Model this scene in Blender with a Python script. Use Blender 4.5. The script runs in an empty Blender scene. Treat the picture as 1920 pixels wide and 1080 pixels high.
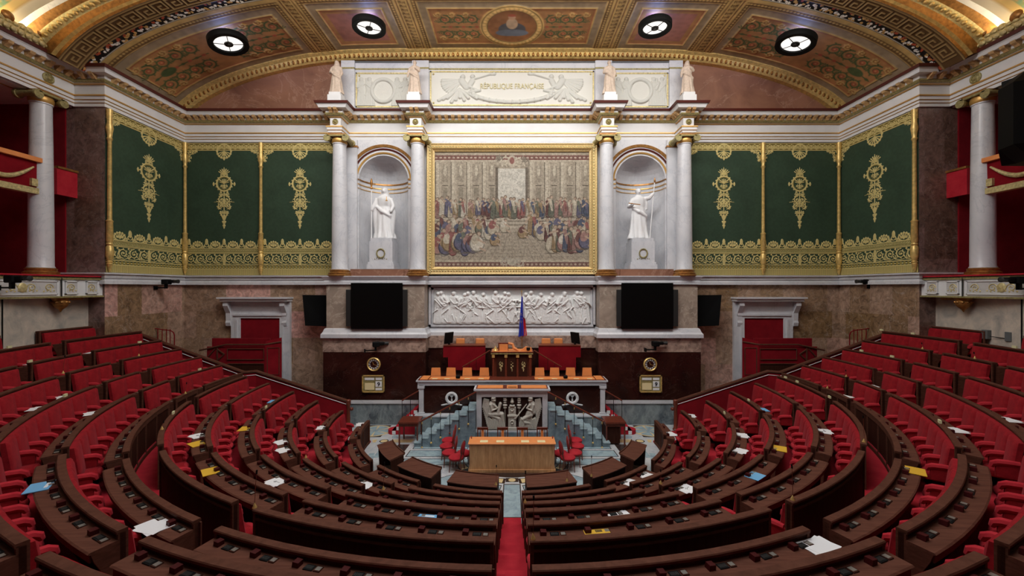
import bpy, math, random
import numpy as np
from mathutils import Vector, Matrix
random.seed(7); RNG = np.random.default_rng(7)
PI = math.pi
F = 771.2; CAMZ = 6.1; CY = 16.1          # focal length in pixels, eye height over the pit floor, depth of the hemicycle's centre
S = bpy.context.scene
COL = S.collection

def P(px, py, D):
    return Vector(((px-960)/F*D, D, CAMZ-(py-540)/F*D))
def G(px, py, z=0.0):
    D = (CAMZ-z)*F/(py-540); return ((px-960)/F*D, D)
def Z(py, D): return CAMZ-(py-540)/F*D
def lin(c):
    c = c/255.0
    return c/12.92 if c <= 0.04045 else ((c+0.055)/1.055)**2.4
def rgb(r, g, b): return (lin(r), lin(g), lin(b), 1.0)

# ------------------------------------------------------------------ materials
MATS = {}
def newmat(name):
    m = bpy.data.materials.new(name); m.use_nodes = True
    nt = m.node_tree; b = nt.nodes['Principled BSDF']; MATS[name] = m
    return m, nt, b
def N(nt, t, **kw):
    n = nt.nodes.new(t)
    for k, v in kw.items():
        if k in n.inputs: n.inputs[k].default_value = v
        else: setattr(n, k, v)
    return n
def ramp(nt, src, stops):
    r = nt.nodes.new('ShaderNodeValToRGB'); e = r.color_ramp.elements
    while len(e) < len(stops): e.new(0.5)
    for i, (p, c) in enumerate(stops): e[i].position = p; e[i].color = c
    nt.links.new(src, r.inputs['Fac']); return r
def coords(nt, scale=(1, 1, 1), kind='Object'):
    tc = N(nt, 'ShaderNodeTexCoord'); mp = N(nt, 'ShaderNodeMapping')
    mp.inputs['Scale'].default_value = scale
    nt.links.new(tc.outputs[kind], mp.inputs['Vector']); return mp.outputs['Vector']
def bump(nt, b, src, strength=.2, dist=.02):
    bp = N(nt, 'ShaderNodeBump', Strength=strength, Distance=dist)
    nt.links.new(src, bp.inputs['Height']); nt.links.new(bp.outputs['Normal'], b.inputs['Normal'])
def simple(name, c, rough=.5, metal=0, spec=.5, noise=0, nscale=6):
    m, nt, b = newmat(name)
    b.inputs['Roughness'].default_value = rough; b.inputs['Metallic'].default_value = metal
    b.inputs['Specular IOR Level'].default_value = spec
    if noise:
        n = N(nt, 'ShaderNodeTexNoise', Scale=nscale, Detail=5.0)
        nt.links.new(coords(nt), n.inputs['Vector'])
        lo = tuple(x*(1-noise) for x in c[:3])+(1,); hi = tuple(min(1, x*(1+noise)) for x in c[:3])+(1,)
        r = ramp(nt, n.outputs['Fac'], [(.3, lo), (.7, hi)]); nt.links.new(r.outputs['Color'], b.inputs['Base Color'])
        bump(nt, b, n.outputs['Fac'], .15, .01)
    else: b.inputs['Base Color'].default_value = c
    return m
def marble(name, base, dark, vein, scale=1.0, veinw=.03, rough=.25, stretch=(1, 1, 1), amt=1.0):
    m, nt, b = newmat(name); v = coords(nt, tuple(scale*s for s in stretch))
    n1 = N(nt, 'ShaderNodeTexNoise', Scale=1.3, Detail=8.0, Roughness=.62, Distortion=.8); nt.links.new(v, n1.inputs['Vector'])
    r1 = ramp(nt, n1.outputs['Fac'], [(.32, dark), (.62, base)])
    n2 = N(nt, 'ShaderNodeTexNoise', Scale=.9, Detail=9.0, Roughness=.6, Distortion=1.6); nt.links.new(v, n2.inputs['Vector'])
    sub = N(nt, 'ShaderNodeMath', operation='SUBTRACT'); nt.links.new(n2.outputs['Fac'], sub.inputs[0]); sub.inputs[1].default_value = .5
    ab = N(nt, 'ShaderNodeMath', operation='ABSOLUTE'); nt.links.new(sub.outputs[0], ab.inputs[0])
    r2 = ramp(nt, ab.outputs[0], [(0, (amt, amt, amt, 1)), (veinw, (0, 0, 0, 1))])
    mx = N(nt, 'ShaderNodeMixRGB'); nt.links.new(r2.outputs['Color'], mx.inputs['Fac']); nt.links.new(r1.outputs['Color'], mx.inputs['Color1'])
    mx.inputs['Color2'].default_value = vein; nt.links.new(mx.outputs['Color'], b.inputs['Base Color'])
    b.inputs['Roughness'].default_value = rough
    return m
def tiled_marble(name, cols, vein, tile=(1.5, 1.25), rough=.35):
    # slabs of veined marble: each slab its own tint (random per cell), cells in world metres
    m, nt, b = newmat(name); v = coords(nt)
    sep = N(nt, 'ShaderNodeSeparateXYZ'); nt.links.new(v, sep.inputs[0])
    hsum = N(nt, 'ShaderNodeMath', operation='ADD'); nt.links.new(sep.outputs['X'], hsum.inputs[0]); nt.links.new(sep.outputs['Y'], hsum.inputs[1])
    cm = N(nt, 'ShaderNodeCombineXYZ'); nt.links.new(hsum.outputs[0], cm.inputs['X']); nt.links.new(sep.outputs['Z'], cm.inputs['Y'])
    br = N(nt, 'ShaderNodeTexBrick'); nt.links.new(cm.outputs[0], br.inputs['Vector'])
    br.inputs['Scale'].default_value = 1.0; br.inputs['Brick Width'].default_value = tile[0]; br.inputs['Row Height'].default_value = tile[1]
    br.inputs['Mortar Size'].default_value = .004; br.offset = .37; br.squash = .7; br.squash_frequency = 2
    br.inputs['Color1'].default_value = (0, 0, 0, 1); br.inputs['Color2'].default_value = (1, 1, 1, 1); br.inputs['Mortar'].default_value = (.35, .35, .35, 1)
    r0 = ramp(nt, br.outputs['Color'], [(0, cols[0]), (.5, cols[1]), (1, cols[2])])
    n1 = N(nt, 'ShaderNodeTexNoise', Scale=3.2, Detail=10.0, Roughness=.74, Distortion=1.2); nt.links.new(v, n1.inputs['Vector'])
    r1 = ramp(nt, n1.outputs['Fac'], [(.33, (.36, .33, .31, 1)), (.64, (1.25, 1.25, 1.25, 1))])
    mu = N(nt, 'ShaderNodeMixRGB', blend_type='MULTIPLY'); mu.inputs['Fac'].default_value = 1
    nt.links.new(r0.outputs['Color'], mu.inputs['Color1']); nt.links.new(r1.outputs['Color'], mu.inputs['Color2'])
    n2 = N(nt, 'ShaderNodeTexNoise', Scale=.8, Detail=10.0, Roughness=.6, Distortion=2.0); nt.links.new(v, n2.inputs['Vector'])
    sub = N(nt, 'ShaderNodeMath', operation='SUBTRACT'); nt.links.new(n2.outputs['Fac'], sub.inputs[0]); sub.inputs[1].default_value = .52
    ab = N(nt, 'ShaderNodeMath', operation='ABSOLUTE'); nt.links.new(sub.outputs[0], ab.inputs[0])
    r2 = ramp(nt, ab.outputs[0], [(0, (.55, .55, .55, 1)), (.008, (0, 0, 0, 1))])
    mx = N(nt, 'ShaderNodeMixRGB'); nt.links.new(r2.outputs['Color'], mx.inputs['Fac']); nt.links.new(mu.outputs['Color'], mx.inputs['Color1'])
    mx.inputs['Color2'].default_value = vein; nt.links.new(mx.outputs['Color'], b.inputs['Base Color'])
    b.inputs['Roughness'].default_value = rough
    return m
def wood(name, c1, c2, rough=.45, scale=(1, 1, 8), spec=.4):
    m, nt, b = newmat(name); v = coords(nt, scale)
    n = N(nt, 'ShaderNodeTexNoise', Scale=3.0, Detail=6.0, Roughness=.6, Distortion=.4); nt.links.new(v, n.inputs['Vector'])
    r = ramp(nt, n.outputs['Fac'], [(.3, c1), (.7, c2)]); nt.links.new(r.outputs['Color'], b.inputs['Base Color'])
    b.inputs['Roughness'].default_value = rough; b.inputs['Specular IOR Level'].default_value = spec
    bump(nt, b, n.outputs['Fac'], .08, .01)
    return m
def velvet(name, c1, c2, scale=5):
    m, nt, b = newmat(name); v = coords(nt)
    n = N(nt, 'ShaderNodeTexNoise', Scale=float(scale), Detail=5.0, Roughness=.65); nt.links.new(v, n.inputs['Vector'])
    r = ramp(nt, n.outputs['Fac'], [(.3, c1), (.72, c2)]); nt.links.new(r.outputs['Color'], b.inputs['Base Color'])
    b.inputs['Roughness'].default_value = .85; b.inputs['Specular IOR Level'].default_value = .06
    b.inputs['Sheen Weight'].default_value = .08; b.inputs['Sheen Roughness'].default_value = .5
    b.inputs['Sheen Tint'].default_value = (1, .45, .5, 1)
    bump(nt, b, n.outputs['Fac'], .25, .02)
    return m
def attrmat(name, rough=.6, metal_by_alpha=0.0, bumpy=0, wscale=60, mscale=1):
    m, nt, b = newmat(name)
    a = N(nt, 'ShaderNodeAttribute'); a.attribute_name = 'Col'
    nt.links.new(a.outputs['Color'], b.inputs['Base Color']); b.inputs['Roughness'].default_value = rough
    b.inputs['Specular IOR Level'].default_value = .3
    if metal_by_alpha:
        mu = N(nt, 'ShaderNodeMath', operation='MULTIPLY'); nt.links.new(a.outputs['Alpha'], mu.inputs[0]); mu.inputs[1].default_value = metal_by_alpha
        nt.links.new(mu.outputs[0], b.inputs['Metallic'])
    if bumpy:
        n = N(nt, 'ShaderNodeTexNoise', Scale=float(wscale), Detail=3.0); nt.links.new(coords(nt), n.inputs['Vector'])
        bump(nt, b, n.outputs['Fac'], bumpy, .01)
    return m
def emis(name, c, s):
    m, nt, b = newmat(name)
    b.inputs['Base Color'].default_value = (.8, .8, .8, 1); b.inputs['Emission Color'].default_value = c; b.inputs['Emission Strength'].default_value = s
    return m

white_marble = marble('white_marble', (.70, .70, .72, 1), (.58, .59, .62, 1), (.44, .46, .50, 1), .7, .018, .3, amt=.45)
grey_white = marble('pale_marble', (.62, .60, .57, 1), (.54, .53, .52, 1), (.4, .4, .42, 1), .7, .02, .3, amt=.5)
plaster = simple('cream_plaster', (.76, .76, .76, 1), .6, noise=.04, nscale=2)
pink_marble = tiled_marble('pink_brown_marble', [(.27, .165, .08, 1), (.42, .28, .20, 1), (.68, .38, .33, 1)], (.55, .48, .42, 1))
dark_pier = tiled_marble('dark_brown_marble', [(.15, .085, .06, 1), (.22, .135, .11, 1), (.25, .15, .135, 1)], (.4, .35, .32, 1), (1.0, 1.2))
beige_marble = marble('beige_marble', (.42, .33, .26, 1), (.24, .19, .15, 1), (.5, .42, .34, 1), 1.1, .02, .35)
mauve_marble = marble('mauve_marble', (.50, .35, .275, 1), (.16, .10, .08, 1), (.65, .52, .42, 1), 3.0, .02, .3, amt=.35)
oxblood_marble = marble('oxblood_marble', (.040, .013, .009, 1), (.018, .006, .005, 1), (.16, .10, .08, 1), .6, .003, .18, amt=.4)
salmon_marble = marble('salmon_marble', (.30, .135, .080, 1), (.19, .08, .048, 1), (.42, .24, .17, 1), .45, .012, .5, amt=.6)
green_marble = marble('blue_green_marble', (.26, .31, .32, 1), (.055, .07, .09, 1), (.36, .40, .40, 1), 1.5, .03, .3, (1, 1, .6), amt=.4)
step_marble = marble('blue_step_marble', (.24, .32, .36, 1), (.13, .18, .22, 1), (.36, .44, .48, 1), 3.0, .02, .3, amt=.35)
grey_marble = marble('grey_wall_marble', (.66, .57, .47, 1), (.36, .34, .30, 1), (.45, .42, .36, 1), 1.3, .02, .5, amt=.3)
floor_white = marble('floor_white_marble', (.62, .63, .63, 1), (.5, .52, .53, 1), (.42, .45, .5, 1), .8, .015, .2)
floor_blue = marble('floor_blue_marble', (.38, .50, .53, 1), (.22, .30, .35, 1), (.5, .58, .6, 1), 2.2, .025, .22, amt=.4)
floor_dark = simple('floor_dark_marble', (.035, .022, .018, 1), .25, noise=.3)
floor_cream = simple('floor_cream_marble', (.72, .55, .28, 1), .3, noise=.06)
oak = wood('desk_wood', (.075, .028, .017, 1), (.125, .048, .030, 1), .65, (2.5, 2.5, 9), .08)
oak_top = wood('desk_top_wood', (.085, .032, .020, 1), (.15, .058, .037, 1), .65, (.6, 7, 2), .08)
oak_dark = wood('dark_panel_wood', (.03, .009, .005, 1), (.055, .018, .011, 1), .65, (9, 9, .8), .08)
mahog = wood('mahogany', (.11, .022, .012, 1), (.19, .045, .024, 1), .3, (6, 6, 1))
walnut = wood('walnut_table_wood', (.42, .20, .085, 1), (.66, .36, .17, 1), .45, (5, 5, .8))
seat_red = velvet('red_velvet', (.21, .008, .013, 1), (.38, .017, .022, 1))
seat_red2 = velvet('red_velvet_arm', (.36, .018, .028, 1), (.50, .035, .045, 1))
carpet = velvet('red_carpet', (.36, .014, .026, 1), (.50, .03, .042, 1), 2.5)
red_wall = velvet('red_wall_cloth', (.16, .004, .009, 1), (.25, .009, .015, 1), 1.5)
red_box_m = simple('dark_red_leather', (.05, .003, .003, 1), .6, spec=.2)
gold = simple('gilding', (.72, .50, .17, 1), .42, .45, noise=.25, nscale=9)
gold_pale = simple('pale_gilding', (.62, .52, .25, 1), .5, .35, noise=.3, nscale=14)
gold_olive = simple('olive_gilding', (.34, .29, .12, 1), .5, .3, noise=.35, nscale=16)
gold_dark = simple('bronze_gilding', (.36, .17, .045, 1), .4, .6, noise=.35, nscale=10)
tan_gild = simple('tan_gilding', (.60, .38, .17, 1), .55, .15, noise=.3, nscale=10)
gold_line = simple('gold_leaf_line', (.62, .36, .10, 1), .4, .5)
terracotta = simple('red_brown_leading', (.085, .012, .006, 1), .4)
orange = simple('orange_leather', (.82, .29, .085, 1), .5, noise=.05)
cream = simple('cream_blotter', (.85, .70, .38, 1), .7)
black = simple('black_plastic', (.004, .004, .004, 1), .6, spec=.15)
blackg = simple('black_screen_glass', (.002, .002, .002, 1), .35, spec=.2)
dgrey = simple('charcoal_plastic', (.018, .018, .017, 1), .5)
chrome = simple('grey_metal', (.45, .43, .38, 1), .35, .7)
lead = simple('grey_lead', (.11, .12, .12, 1), .6)
paper = simple('white_paper', (.80, .80, .80, 1), .8)
bluep = simple('blue_cover', (.16, .42, .68, 1), .6)
yellowp = simple('yellow_cover', (.72, .42, .03, 1), .6)
plate_m = simple('ivory_plate', (.75, .72, .42, 1), .5)
ink = simple('dark_ink', (.02, .02, .025, 1), .8)
flag_b = simple('flag_blue', (.01, .03, .42, 1), .8); flag_w = simple('flag_white', (.7, .7, .75, 1), .8); flag_r = simple('flag_red', (.6, .02, .03, 1), .8)
star_y = simple('star_yellow', (.85, .65, .03, 1), .7)
statue_w = simple('statue_white_marble', (.80, .80, .80, 1), .5, noise=.02)
statue_c = simple('statue_cream_stone', (.60, .48, .38, 1), .6, noise=.12, nscale=12)
cloth_attr = attrmat('embroidered_cloth', .65, .35, .25, 50)
tap_attr = attrmat('woven_tapestry', .9, 0, .3, 90)
ceil_attr = attrmat('painted_ceiling', .6, .35, .2, 14)
relief_attr = attrmat('carved_relief', .6)
frame_gold = simple('frame_gilding', (.72, .54, .24, 1), .45, .3, noise=.35, nscale=30)
pale_gilt_text = simple('pale_gilt_text', (.62, .55, .30, 1), .6)
lamp_glass = emis('lamp_glass', (1, .97, .92, 1), 1.05)
sky_glass = emis('skylight_glass', (.95, .97, 1, 1), 5.0)

# ------------------------------------------------------------------ builders
class MB:
    def __init__(s): s.v = []; s.f = []; s.m = []; s.mats = []
    def mi(s, mat):
        if mat not in s.mats: s.mats.append(mat)
        return s.mats.index(mat)
    def add(s, vs, fs, mat):
        o = len(s.v); k = s.mi(mat); s.v += [tuple(p) for p in vs]
        for f in fs: s.f.append(tuple(o+i for i in f)); s.m.append(k)
    def box(s, x0, x1, y0, y1, z0, z1, mat, T=None):
        vs = [(x, y, z) for z in (z0, z1) for y in (y0, y1) for x in (x0, x1)]
        if T: vs = [T @ Vector(p) for p in vs]
        s.add(vs, [(0, 2, 3, 1), (4, 5, 7, 6), (0, 1, 5, 4), (2, 6, 7, 3), (0, 4, 6, 2), (1, 3, 7, 5)], mat)
    def bbox(s, x0, x1, y0, y1, z0, z1, mat, b=.01, T=None):     # box with chamfered edges
        if x0 > x1: x0, x1 = x1, x0
        vs = []; ring = lambda d, z: [(x0+d, y0, z), (x1-d, y0, z), (x1, y0+d, z), (x1, y1-d, z), (x1-d, y1, z), (x0+d, y1, z), (x0, y1-d, z), (x0, y0+d, z)]
        inr = lambda z: [(x0+b, y0+b, z), (x1-b, y0+b, z), (x1-b, y0+b, z), (x1-b, y1-b, z), (x1-b, y1-b, z), (x0+b, y1-b, z), (x0+b, y1-b, z), (x0+b, y0+b, z)]
        vs = inr(z0)+ring(b, z0+b)+ring(b, z1-b)+inr(z1)
        if T: vs = [T @ Vector(p) for p in vs]
        fs = [(7, 5, 3, 1), (25, 27, 29, 31)]
        for k in range(3):
            for i in range(8):
                j = (i+1) % 8; fs.append((k*8+i, k*8+j, k*8+8+j, k*8+8+i))
        s.add(vs, fs, mat)
    def quad(s, a, b, c, d, mat): s.add([a, b, c, d], [(0, 1, 2, 3)], mat)
    def prism(s, poly, z0, z1, mat, T=None):
        n = len(poly); vs = [(x, y, z0) for x, y in poly]+[(x, y, z1) for x, y in poly]
        if T: vs = [T @ Vector(p) for p in vs]
        s.add(vs, [tuple(range(n-1, -1, -1)), tuple(range(n, 2*n))]+[(i, (i+1) % n, n+(i+1) % n, n+i) for i in range(n)], mat)
    def tube(s, pts, r, mat, n=8, r2=None):
        pts = [Vector(p) for p in pts]; k = len(pts); vs = []; prev = None
        for i, p in enumerate(pts):
            d = (pts[min(i+1, k-1)]-pts[max(i-1, 0)]).normalized()
            if prev is None:
                a = d.orthogonal().normalized()
            else:
                a = (prev-d*prev.dot(d)).normalized()
            prev = a; b = d.cross(a)
            rr = r[i] if isinstance(r, (list, tuple)) else (r if r2 is None else r+(r2-r)*i/(k-1))
            vs += [p+(a*math.cos(2*PI*j/n)+b*math.sin(2*PI*j/n))*rr for j in range(n)]
        fs = [(i*n+j, i*n+(j+1) % n, (i+1)*n+(j+1) % n, (i+1)*n+j) for i in range(k-1) for j in range(n)]
        fs += [tuple(range(n-1, -1, -1)), tuple((k-1)*n+j for j in range(n))]
        s.add(vs, fs, mat)
    def lathe(s, prof, c, mat, n=24, T=None, a0=0, a1=2*PI):
        full = abs(a1-a0-2*PI) < 1e-6; m = n if full else n+1; vs = []
        for r, z in prof:
            for j in range(m):
                a = a0+(a1-a0)*j/n; vs.append((c[0]+r*math.cos(a), c[1]+r*math.sin(a), c[2]+z))
        if T: vs = [T @ Vector(p) for p in vs]
        fs = []
        for i in range(len(prof)-1):
            for j in range(n):
                j2 = (j+1) % m; fs.append((i*m+j, i*m+j2, (i+1)*m+j2, (i+1)*m+j))
        if full:
            fs.append(tuple(range(m-1, -1, -1))); fs.append(tuple((len(prof)-1)*m+j for j in range(m)))
        s.add(vs, fs, mat)
    def ball(s, c, r, mat, sx=1, sy=1, sz=1, n=12, T=None):
        prof = [(max(1e-4, math.sin(PI*i/8)), -math.cos(PI*i/8)) for i in range(9)]
        vs = []
        for rr, z in prof:
            for j in range(n):
                a = 2*PI*j/n; p = Vector((rr*math.cos(a)*r*sx, rr*math.sin(a)*r*sy, z*r*sz))
                if T: p = T @ p
                vs.append((c[0]+p[0], c[1]+p[1], c[2]+p[2]))
        fs = [(i*n+j, i*n+(j+1) % n, (i+1)*n+(j+1) % n, (i+1)*n+j) for i in range(8) for j in range(n)]
        s.add(vs, fs, mat)
    def arc(s, prof, a0, a1, mat, step=2.0, cy=CY):             # closed (r,z) outline swept round the hemicycle centre, degrees from -Y
        n = max(1, int(abs(a1-a0)/step)); k = len(prof); vs = []
        for i in range(n+1):
            a = math.radians(a0+(a1-a0)*i/n)
            vs += [(r*math.sin(a), cy-r*math.cos(a), z) for r, z in prof]
        fs = [(i*k+j, i*k+(j+1) % k, (i+1)*k+(j+1) % k, (i+1)*k+j) for i in range(n) for j in range(k)]
        fs += [tuple(range(k-1, -1, -1)), tuple(n*k+j for j in range(k))]
        s.add(vs, fs, mat)
    def arcbox(s, r0, r1, z0, z1, a0, a1, mat, step=2.0): s.arc([(r0, z0), (r1, z0), (r1, z1), (r0, z1)], a0, a1, mat, step)
    def sweep(s, path, prof, mat, closed_prof=True):             # profile (offset to the right-hand side of travel, z) along a mitred plan path
        n = len(path); k = len(prof); vs = []
        for i in range(n):
            p = Vector(path[i]).to_2d() if len(path[i]) > 2 else Vector(path[i])
            d0 = (Vector(path[i])-Vector(path[i-1])).normalized() if i else None
            d1 = (Vector(path[i+1])-Vector(path[i])).normalized() if i < n-1 else None
            d0 = d0 or d1; d1 = d1 or d0
            n0 = Vector((d0.y, -d0.x)); n1 = Vector((d1.y, -d1.x)); mt = (n0+n1)
            mt = mt/max(.2, mt.dot(n0)) if mt.length > 1e-6 else n0
            vs += [(p.x+mt.x*o, p.y+mt.y*o, z) for o, z in prof]
        fs = [(i*k+j, (i+1)*k+j, (i+1)*k+(j+1) % k, i*k+(j+1) % k) for i in range(n-1) for j in range(k if closed_prof else k-1)]
        if closed_prof: fs += [tuple(range(k)), tuple((n-1)*k+j for j in range(k-1, -1, -1))]
        s.add(vs, fs, mat)
    def build(s, name, parent=None, smooth=False, local=False):
        me = bpy.data.meshes.new(name)
        vs = s.v
        if parent is not None and not local:
            L = parent.location
            if parent.parent: L = L+parent.parent.location
            vs = [(x-L.x, y-L.y, z-L.z) for x, y, z in vs]
        me.from_pydata(vs, [], s.f)
        for m in s.mats: me.materials.append(m)
        me.polygons.foreach_set('material_index', s.m)
        if smooth:
            me.polygons.foreach_set('use_smooth', [True]*len(s.f))
            try: me.set_sharp_from_angle(angle=math.radians(40))
            except Exception: pass
        me.update()
        o = bpy.data.objects.new(name, me); COL.objects.link(o)
        if parent is not None: o.parent = parent
        return o
def tag(o, label, cat, group=None):
    o['label'] = label; o['category'] = cat
    if group: o['group'] = group
    return o
def struct(o): o['kind'] = 'structure'; return o
def thing(name, label, cat, loc, rz=0, group=None):
    o = bpy.data.objects.new(name, None); COL.objects.link(o); o.location = loc; o.rotation_euler = (0, 0, rz)
    o.empty_display_size = .2
    return tag(o, label, cat, group)
def copy_tree(root, loc, rz, label=None, group=None, scale=None):
    def rec(o, par):
        c = o.copy(); COL.objects.link(c); c.parent = par
        for ch in [q for q in o.children]: rec(ch, c)
        return c
    r = rec(root, None); r.location = loc; r.rotation_euler = (0, 0, rz)
    if scale: r.scale = scale
    if label: r['label'] = label
    if group: r['group'] = group
    return r
SIDES = ((-1, 'left'), (1, 'right'))

# ------------------------------------------------------------------ drawing canvas (used for woven, painted and carved patterns)
class Cv:
    def __init__(s, w, h, base, k=1.0):
        s.w = w; s.h = h; s.k = k; s.a = np.zeros((int(h*k), int(w*k), len(base))); s.a[:] = base
    def win(s, x0, x1, y0, y1):
        k = s.k; H, W = s.a.shape[:2]
        i0, i1 = max(0, int(x0*k)-1), min(W, int(x1*k)+2); j0, j1 = max(0, int(y0*k)-1), min(H, int(y1*k)+2)
        if i0 >= i1 or j0 >= j1: return None
        X, Y = np.meshgrid((np.arange(i0, i1)+.5)/k, (np.arange(j0, j1)+.5)/k)
        return (slice(j0, j1), slice(i0, i1)), X, Y
    def put(s, sl, m, c):
        m = np.clip(m, 0, 1)[..., None]; s.a[sl] = s.a[sl]*(1-m)+np.array(c)*m
    def ell(s, x, y, rx, ry, c, rot=0, soft=.8):
        R = max(rx, ry)+2; q = s.win(x-R, x+R, y-R, y+R)
        if q is None: return
        sl, X, Y = q; dx, dy = X-x, Y-y; cr, sr = math.cos(rot), math.sin(rot); u, v = dx*cr+dy*sr, -dx*sr+dy*cr
        d = (np.sqrt((u/rx)**2+(v/ry)**2)-1)*min(rx, ry); s.put(sl, .5-d*s.k*soft, c)
    def disc(s, x, y, r, c): s.ell(x, y, r, r, c)
    def ring(s, x, y, r, w, c, ry=None):
        ry = ry or r; R = max(r, ry)+w+2; q = s.win(x-R, x+R, y-R, y+R)
        if q is None: return
        sl, X, Y = q; d = abs((np.sqrt(((X-x)/r)**2+((Y-y)/ry)**2)-1)*min(r, ry))-w/2; s.put(sl, .5-d*s.k, c)
    def line(s, x0, y0, x1, y1, w, c, w2=None):
        w2 = w if w2 is None else w2; R = max(w, w2)
        q = s.win(min(x0, x1)-R, max(x0, x1)+R, min(y0, y1)-R, max(y0, y1)+R)
        if q is None: return
        sl, X, Y = q; L = (x1-x0)**2+(y1-y0)**2+1e-9; t = np.clip(((X-x0)*(x1-x0)+(Y-y0)*(y1-y0))/L, 0, 1)
        d = np.hypot(X-x0-t*(x1-x0), Y-y0-t*(y1-y0))-(w+(w2-w)*t)/2; s.put(sl, .5-d*s.k, c)
    def curve(s, pts, w, c, w2=None):
        n = len(pts)-1
        for i in range(n):
            wa = w if w2 is None else w+(w2-w)*i/n; wb = w if w2 is None else w+(w2-w)*(i+1)/n
            s.line(*pts[i], *pts[i+1], wa, c, wb)
    def rect(s, x0, y0, x1, y1, c):
        q = s.win(x0, x1, y0, y1)
        if q is None: return
        sl, X, Y = q; m = np.minimum(np.minimum(X-x0, x1-X), np.minimum(Y-y0, y1-Y))*s.k+.5; s.put(sl, m, c)
    def frame(s, x0, y0, x1, y1, w, c):
        s.rect(x0, y0, x1, y0+w, c); s.rect(x0, y1-w, x1, y1, c); s.rect(x0, y0, x0+w, y1, c); s.rect(x1-w, y0, x1, y1, c)
    def spiral(s, x, y, r, c, turns=1.6, a=0, d=1, w=3, leaf=True):
        n = int(22*turns); pts = [(x+r*(1-i/n*.85)*math.cos(a+d*2*PI*turns*i/n), y+r*(1-i/n*.85)*math.sin(a+d*2*PI*turns*i/n)) for i in range(n+1)]
        s.curve(pts, w, c, w*.6); s.disc(*pts[-1], w*.9, c)
        if leaf:
            for i in range(2, int(n*.6), 3):
                px, py = pts[i]; ang = math.atan2(py-y, px-x); s.ell(px+w*.9*math.cos(ang), py+w*.9*math.sin(ang), w*.8, w*.45, c, ang+.6*d)
    def palm(s, x, y, r, c, n=5, up=-1, spread=1.1):
        for i in range(n):
            a = (i-(n-1)/2)/(n-1)*2*spread; s.line(x, y, x+r*math.sin(a), y+up*r*math.cos(a), r*.09, c, r*(.9/n)*spread*1.3)
class Hv(Cv):                                                    # height canvas: rounded strokes, highest wins
    def __init__(s, w, h, k=1.0): super().__init__(w, h, (0.0,), k)
    def cap(s, x0, y0, x1, y1, r0, r1, h=1.0, base=0.0):
        R = max(r0, r1)+1; q = s.win(min(x0, x1)-R, max(x0, x1)+R, min(y0, y1)-R, max(y0, y1)+R)
        if q is None: return
        sl, X, Y = q; L = (x1-x0)**2+(y1-y0)**2+1e-9; t = np.clip(((X-x0)*(x1-x0)+(Y-y0)*(y1-y0))/L, 0, 1)
        r = r0+(r1-r0)*t; d = np.hypot(X-x0-t*(x1-x0), Y-y0-t*(y1-y0))/r
        v = np.where(d < 1, base+h*np.sqrt(np.clip(1-d*d, 0, 1))*r/max(r0, r1), 0)
        s.a[sl][..., 0] = np.maximum(s.a[sl][..., 0], v)
    def folds(s, x0, y0, x1, y1, r0, r1, n, h):
        for i in range(n):
            t = (i+.5)/n*2-1; j = RNG.uniform(-.12, .12)
            s.cap(x0+t*r0*.8, y0, x1+(t+j)*r1*.85, y1, r0/n*.9, r1/n*1.1, h*.35, h*.62)
    def pline(s, pts, r, h=1.0, base=0.0):
        for i in range(len(pts)-1): s.cap(*pts[i], *pts[i+1], r, r, h, base)

def gridmesh(name, pos, col, mat, parent=None, smooth=True):
    """pos (ny,nx,3) array, col (ny,nx,4)"""
    ny, nx = pos.shape[:2]; me = bpy.data.meshes.new(name)
    pos = pos.reshape(-1, 3).astype(np.float32)
    if parent is not None: pos = pos-np.array(parent.location, dtype=np.float32)
    idx = np.arange(ny*nx).reshape(ny, nx)
    q = np.stack([idx[:-1, :-1], idx[:-1, 1:], idx[1:, 1:], idx[1:, :-1]], -1).reshape(-1, 4)
    me.vertices.add(len(pos)); me.vertices.foreach_set('co', pos.ravel())
    me.loops.add(q.size); me.loops.foreach_set('vertex_index', q.ravel().astype(np.int32))
    me.polygons.add(len(q)); me.polygons.foreach_set('loop_start', np.arange(0, q.size, 4, dtype=np.int32))
    if smooth: me.polygons.foreach_set('use_smooth', np.ones(len(q), dtype=bool))
    me.update(calc_edges=True)
    if col is not None:
        at = me.color_attributes.new('Col', 'FLOAT_COLOR', 'POINT'); at.data.foreach_set('color', col.reshape(-1, 4).astype(np.float32).ravel())
    me.materials.append(mat)
    o = bpy.data.objects.new(name, me); COL.objects.link(o)
    if parent is not None: o.parent = parent
    return o
def panel_pos(ny, nx, x0, x1, ztop, zbot, y, height=None):
    u = np.linspace(0, 1, nx)[None, :].repeat(ny, 0); v = np.linspace(0, 1, ny)[:, None].repeat(nx, 1)
    p = np.stack([x0+(x1-x0)*u, np.full_like(u, y), ztop+(zbot-ztop)*v], -1)
    if height is not None: p[..., 1] -= height
    return p
def blur(a, n=1):
    for _ in range(n):
        p = np.pad(a, 1, mode='edge'); a = (p[1:-1, 1:-1]*2+p[:-2, 1:-1]+p[2:, 1:-1]+p[1:-1, :-2]+p[1:-1, 2:])/6
    return a
def vnoise(ny, nx, cell, seed=0):
    r = np.random.default_rng(seed); g = r.random((int(ny/cell)+3, int(nx/cell)+3))
    y = np.arange(ny)/cell; x = np.arange(nx)/cell; iy = y.astype(int); ix = x.astype(int)
    fy = (y-iy)[:, None]; fx = (x-ix)[None, :]; fy = fy*fy*(3-2*fy); fx = fx*fx*(3-2*fx)
    a = g[iy][:, ix]; b = g[iy][:, ix+1]; c = g[iy+1][:, ix]; d = g[iy+1][:, ix+1]
    return (a*(1-fx)+b*fx)*(1-fy)+(c*(1-fx)+d*fx)*fy

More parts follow.
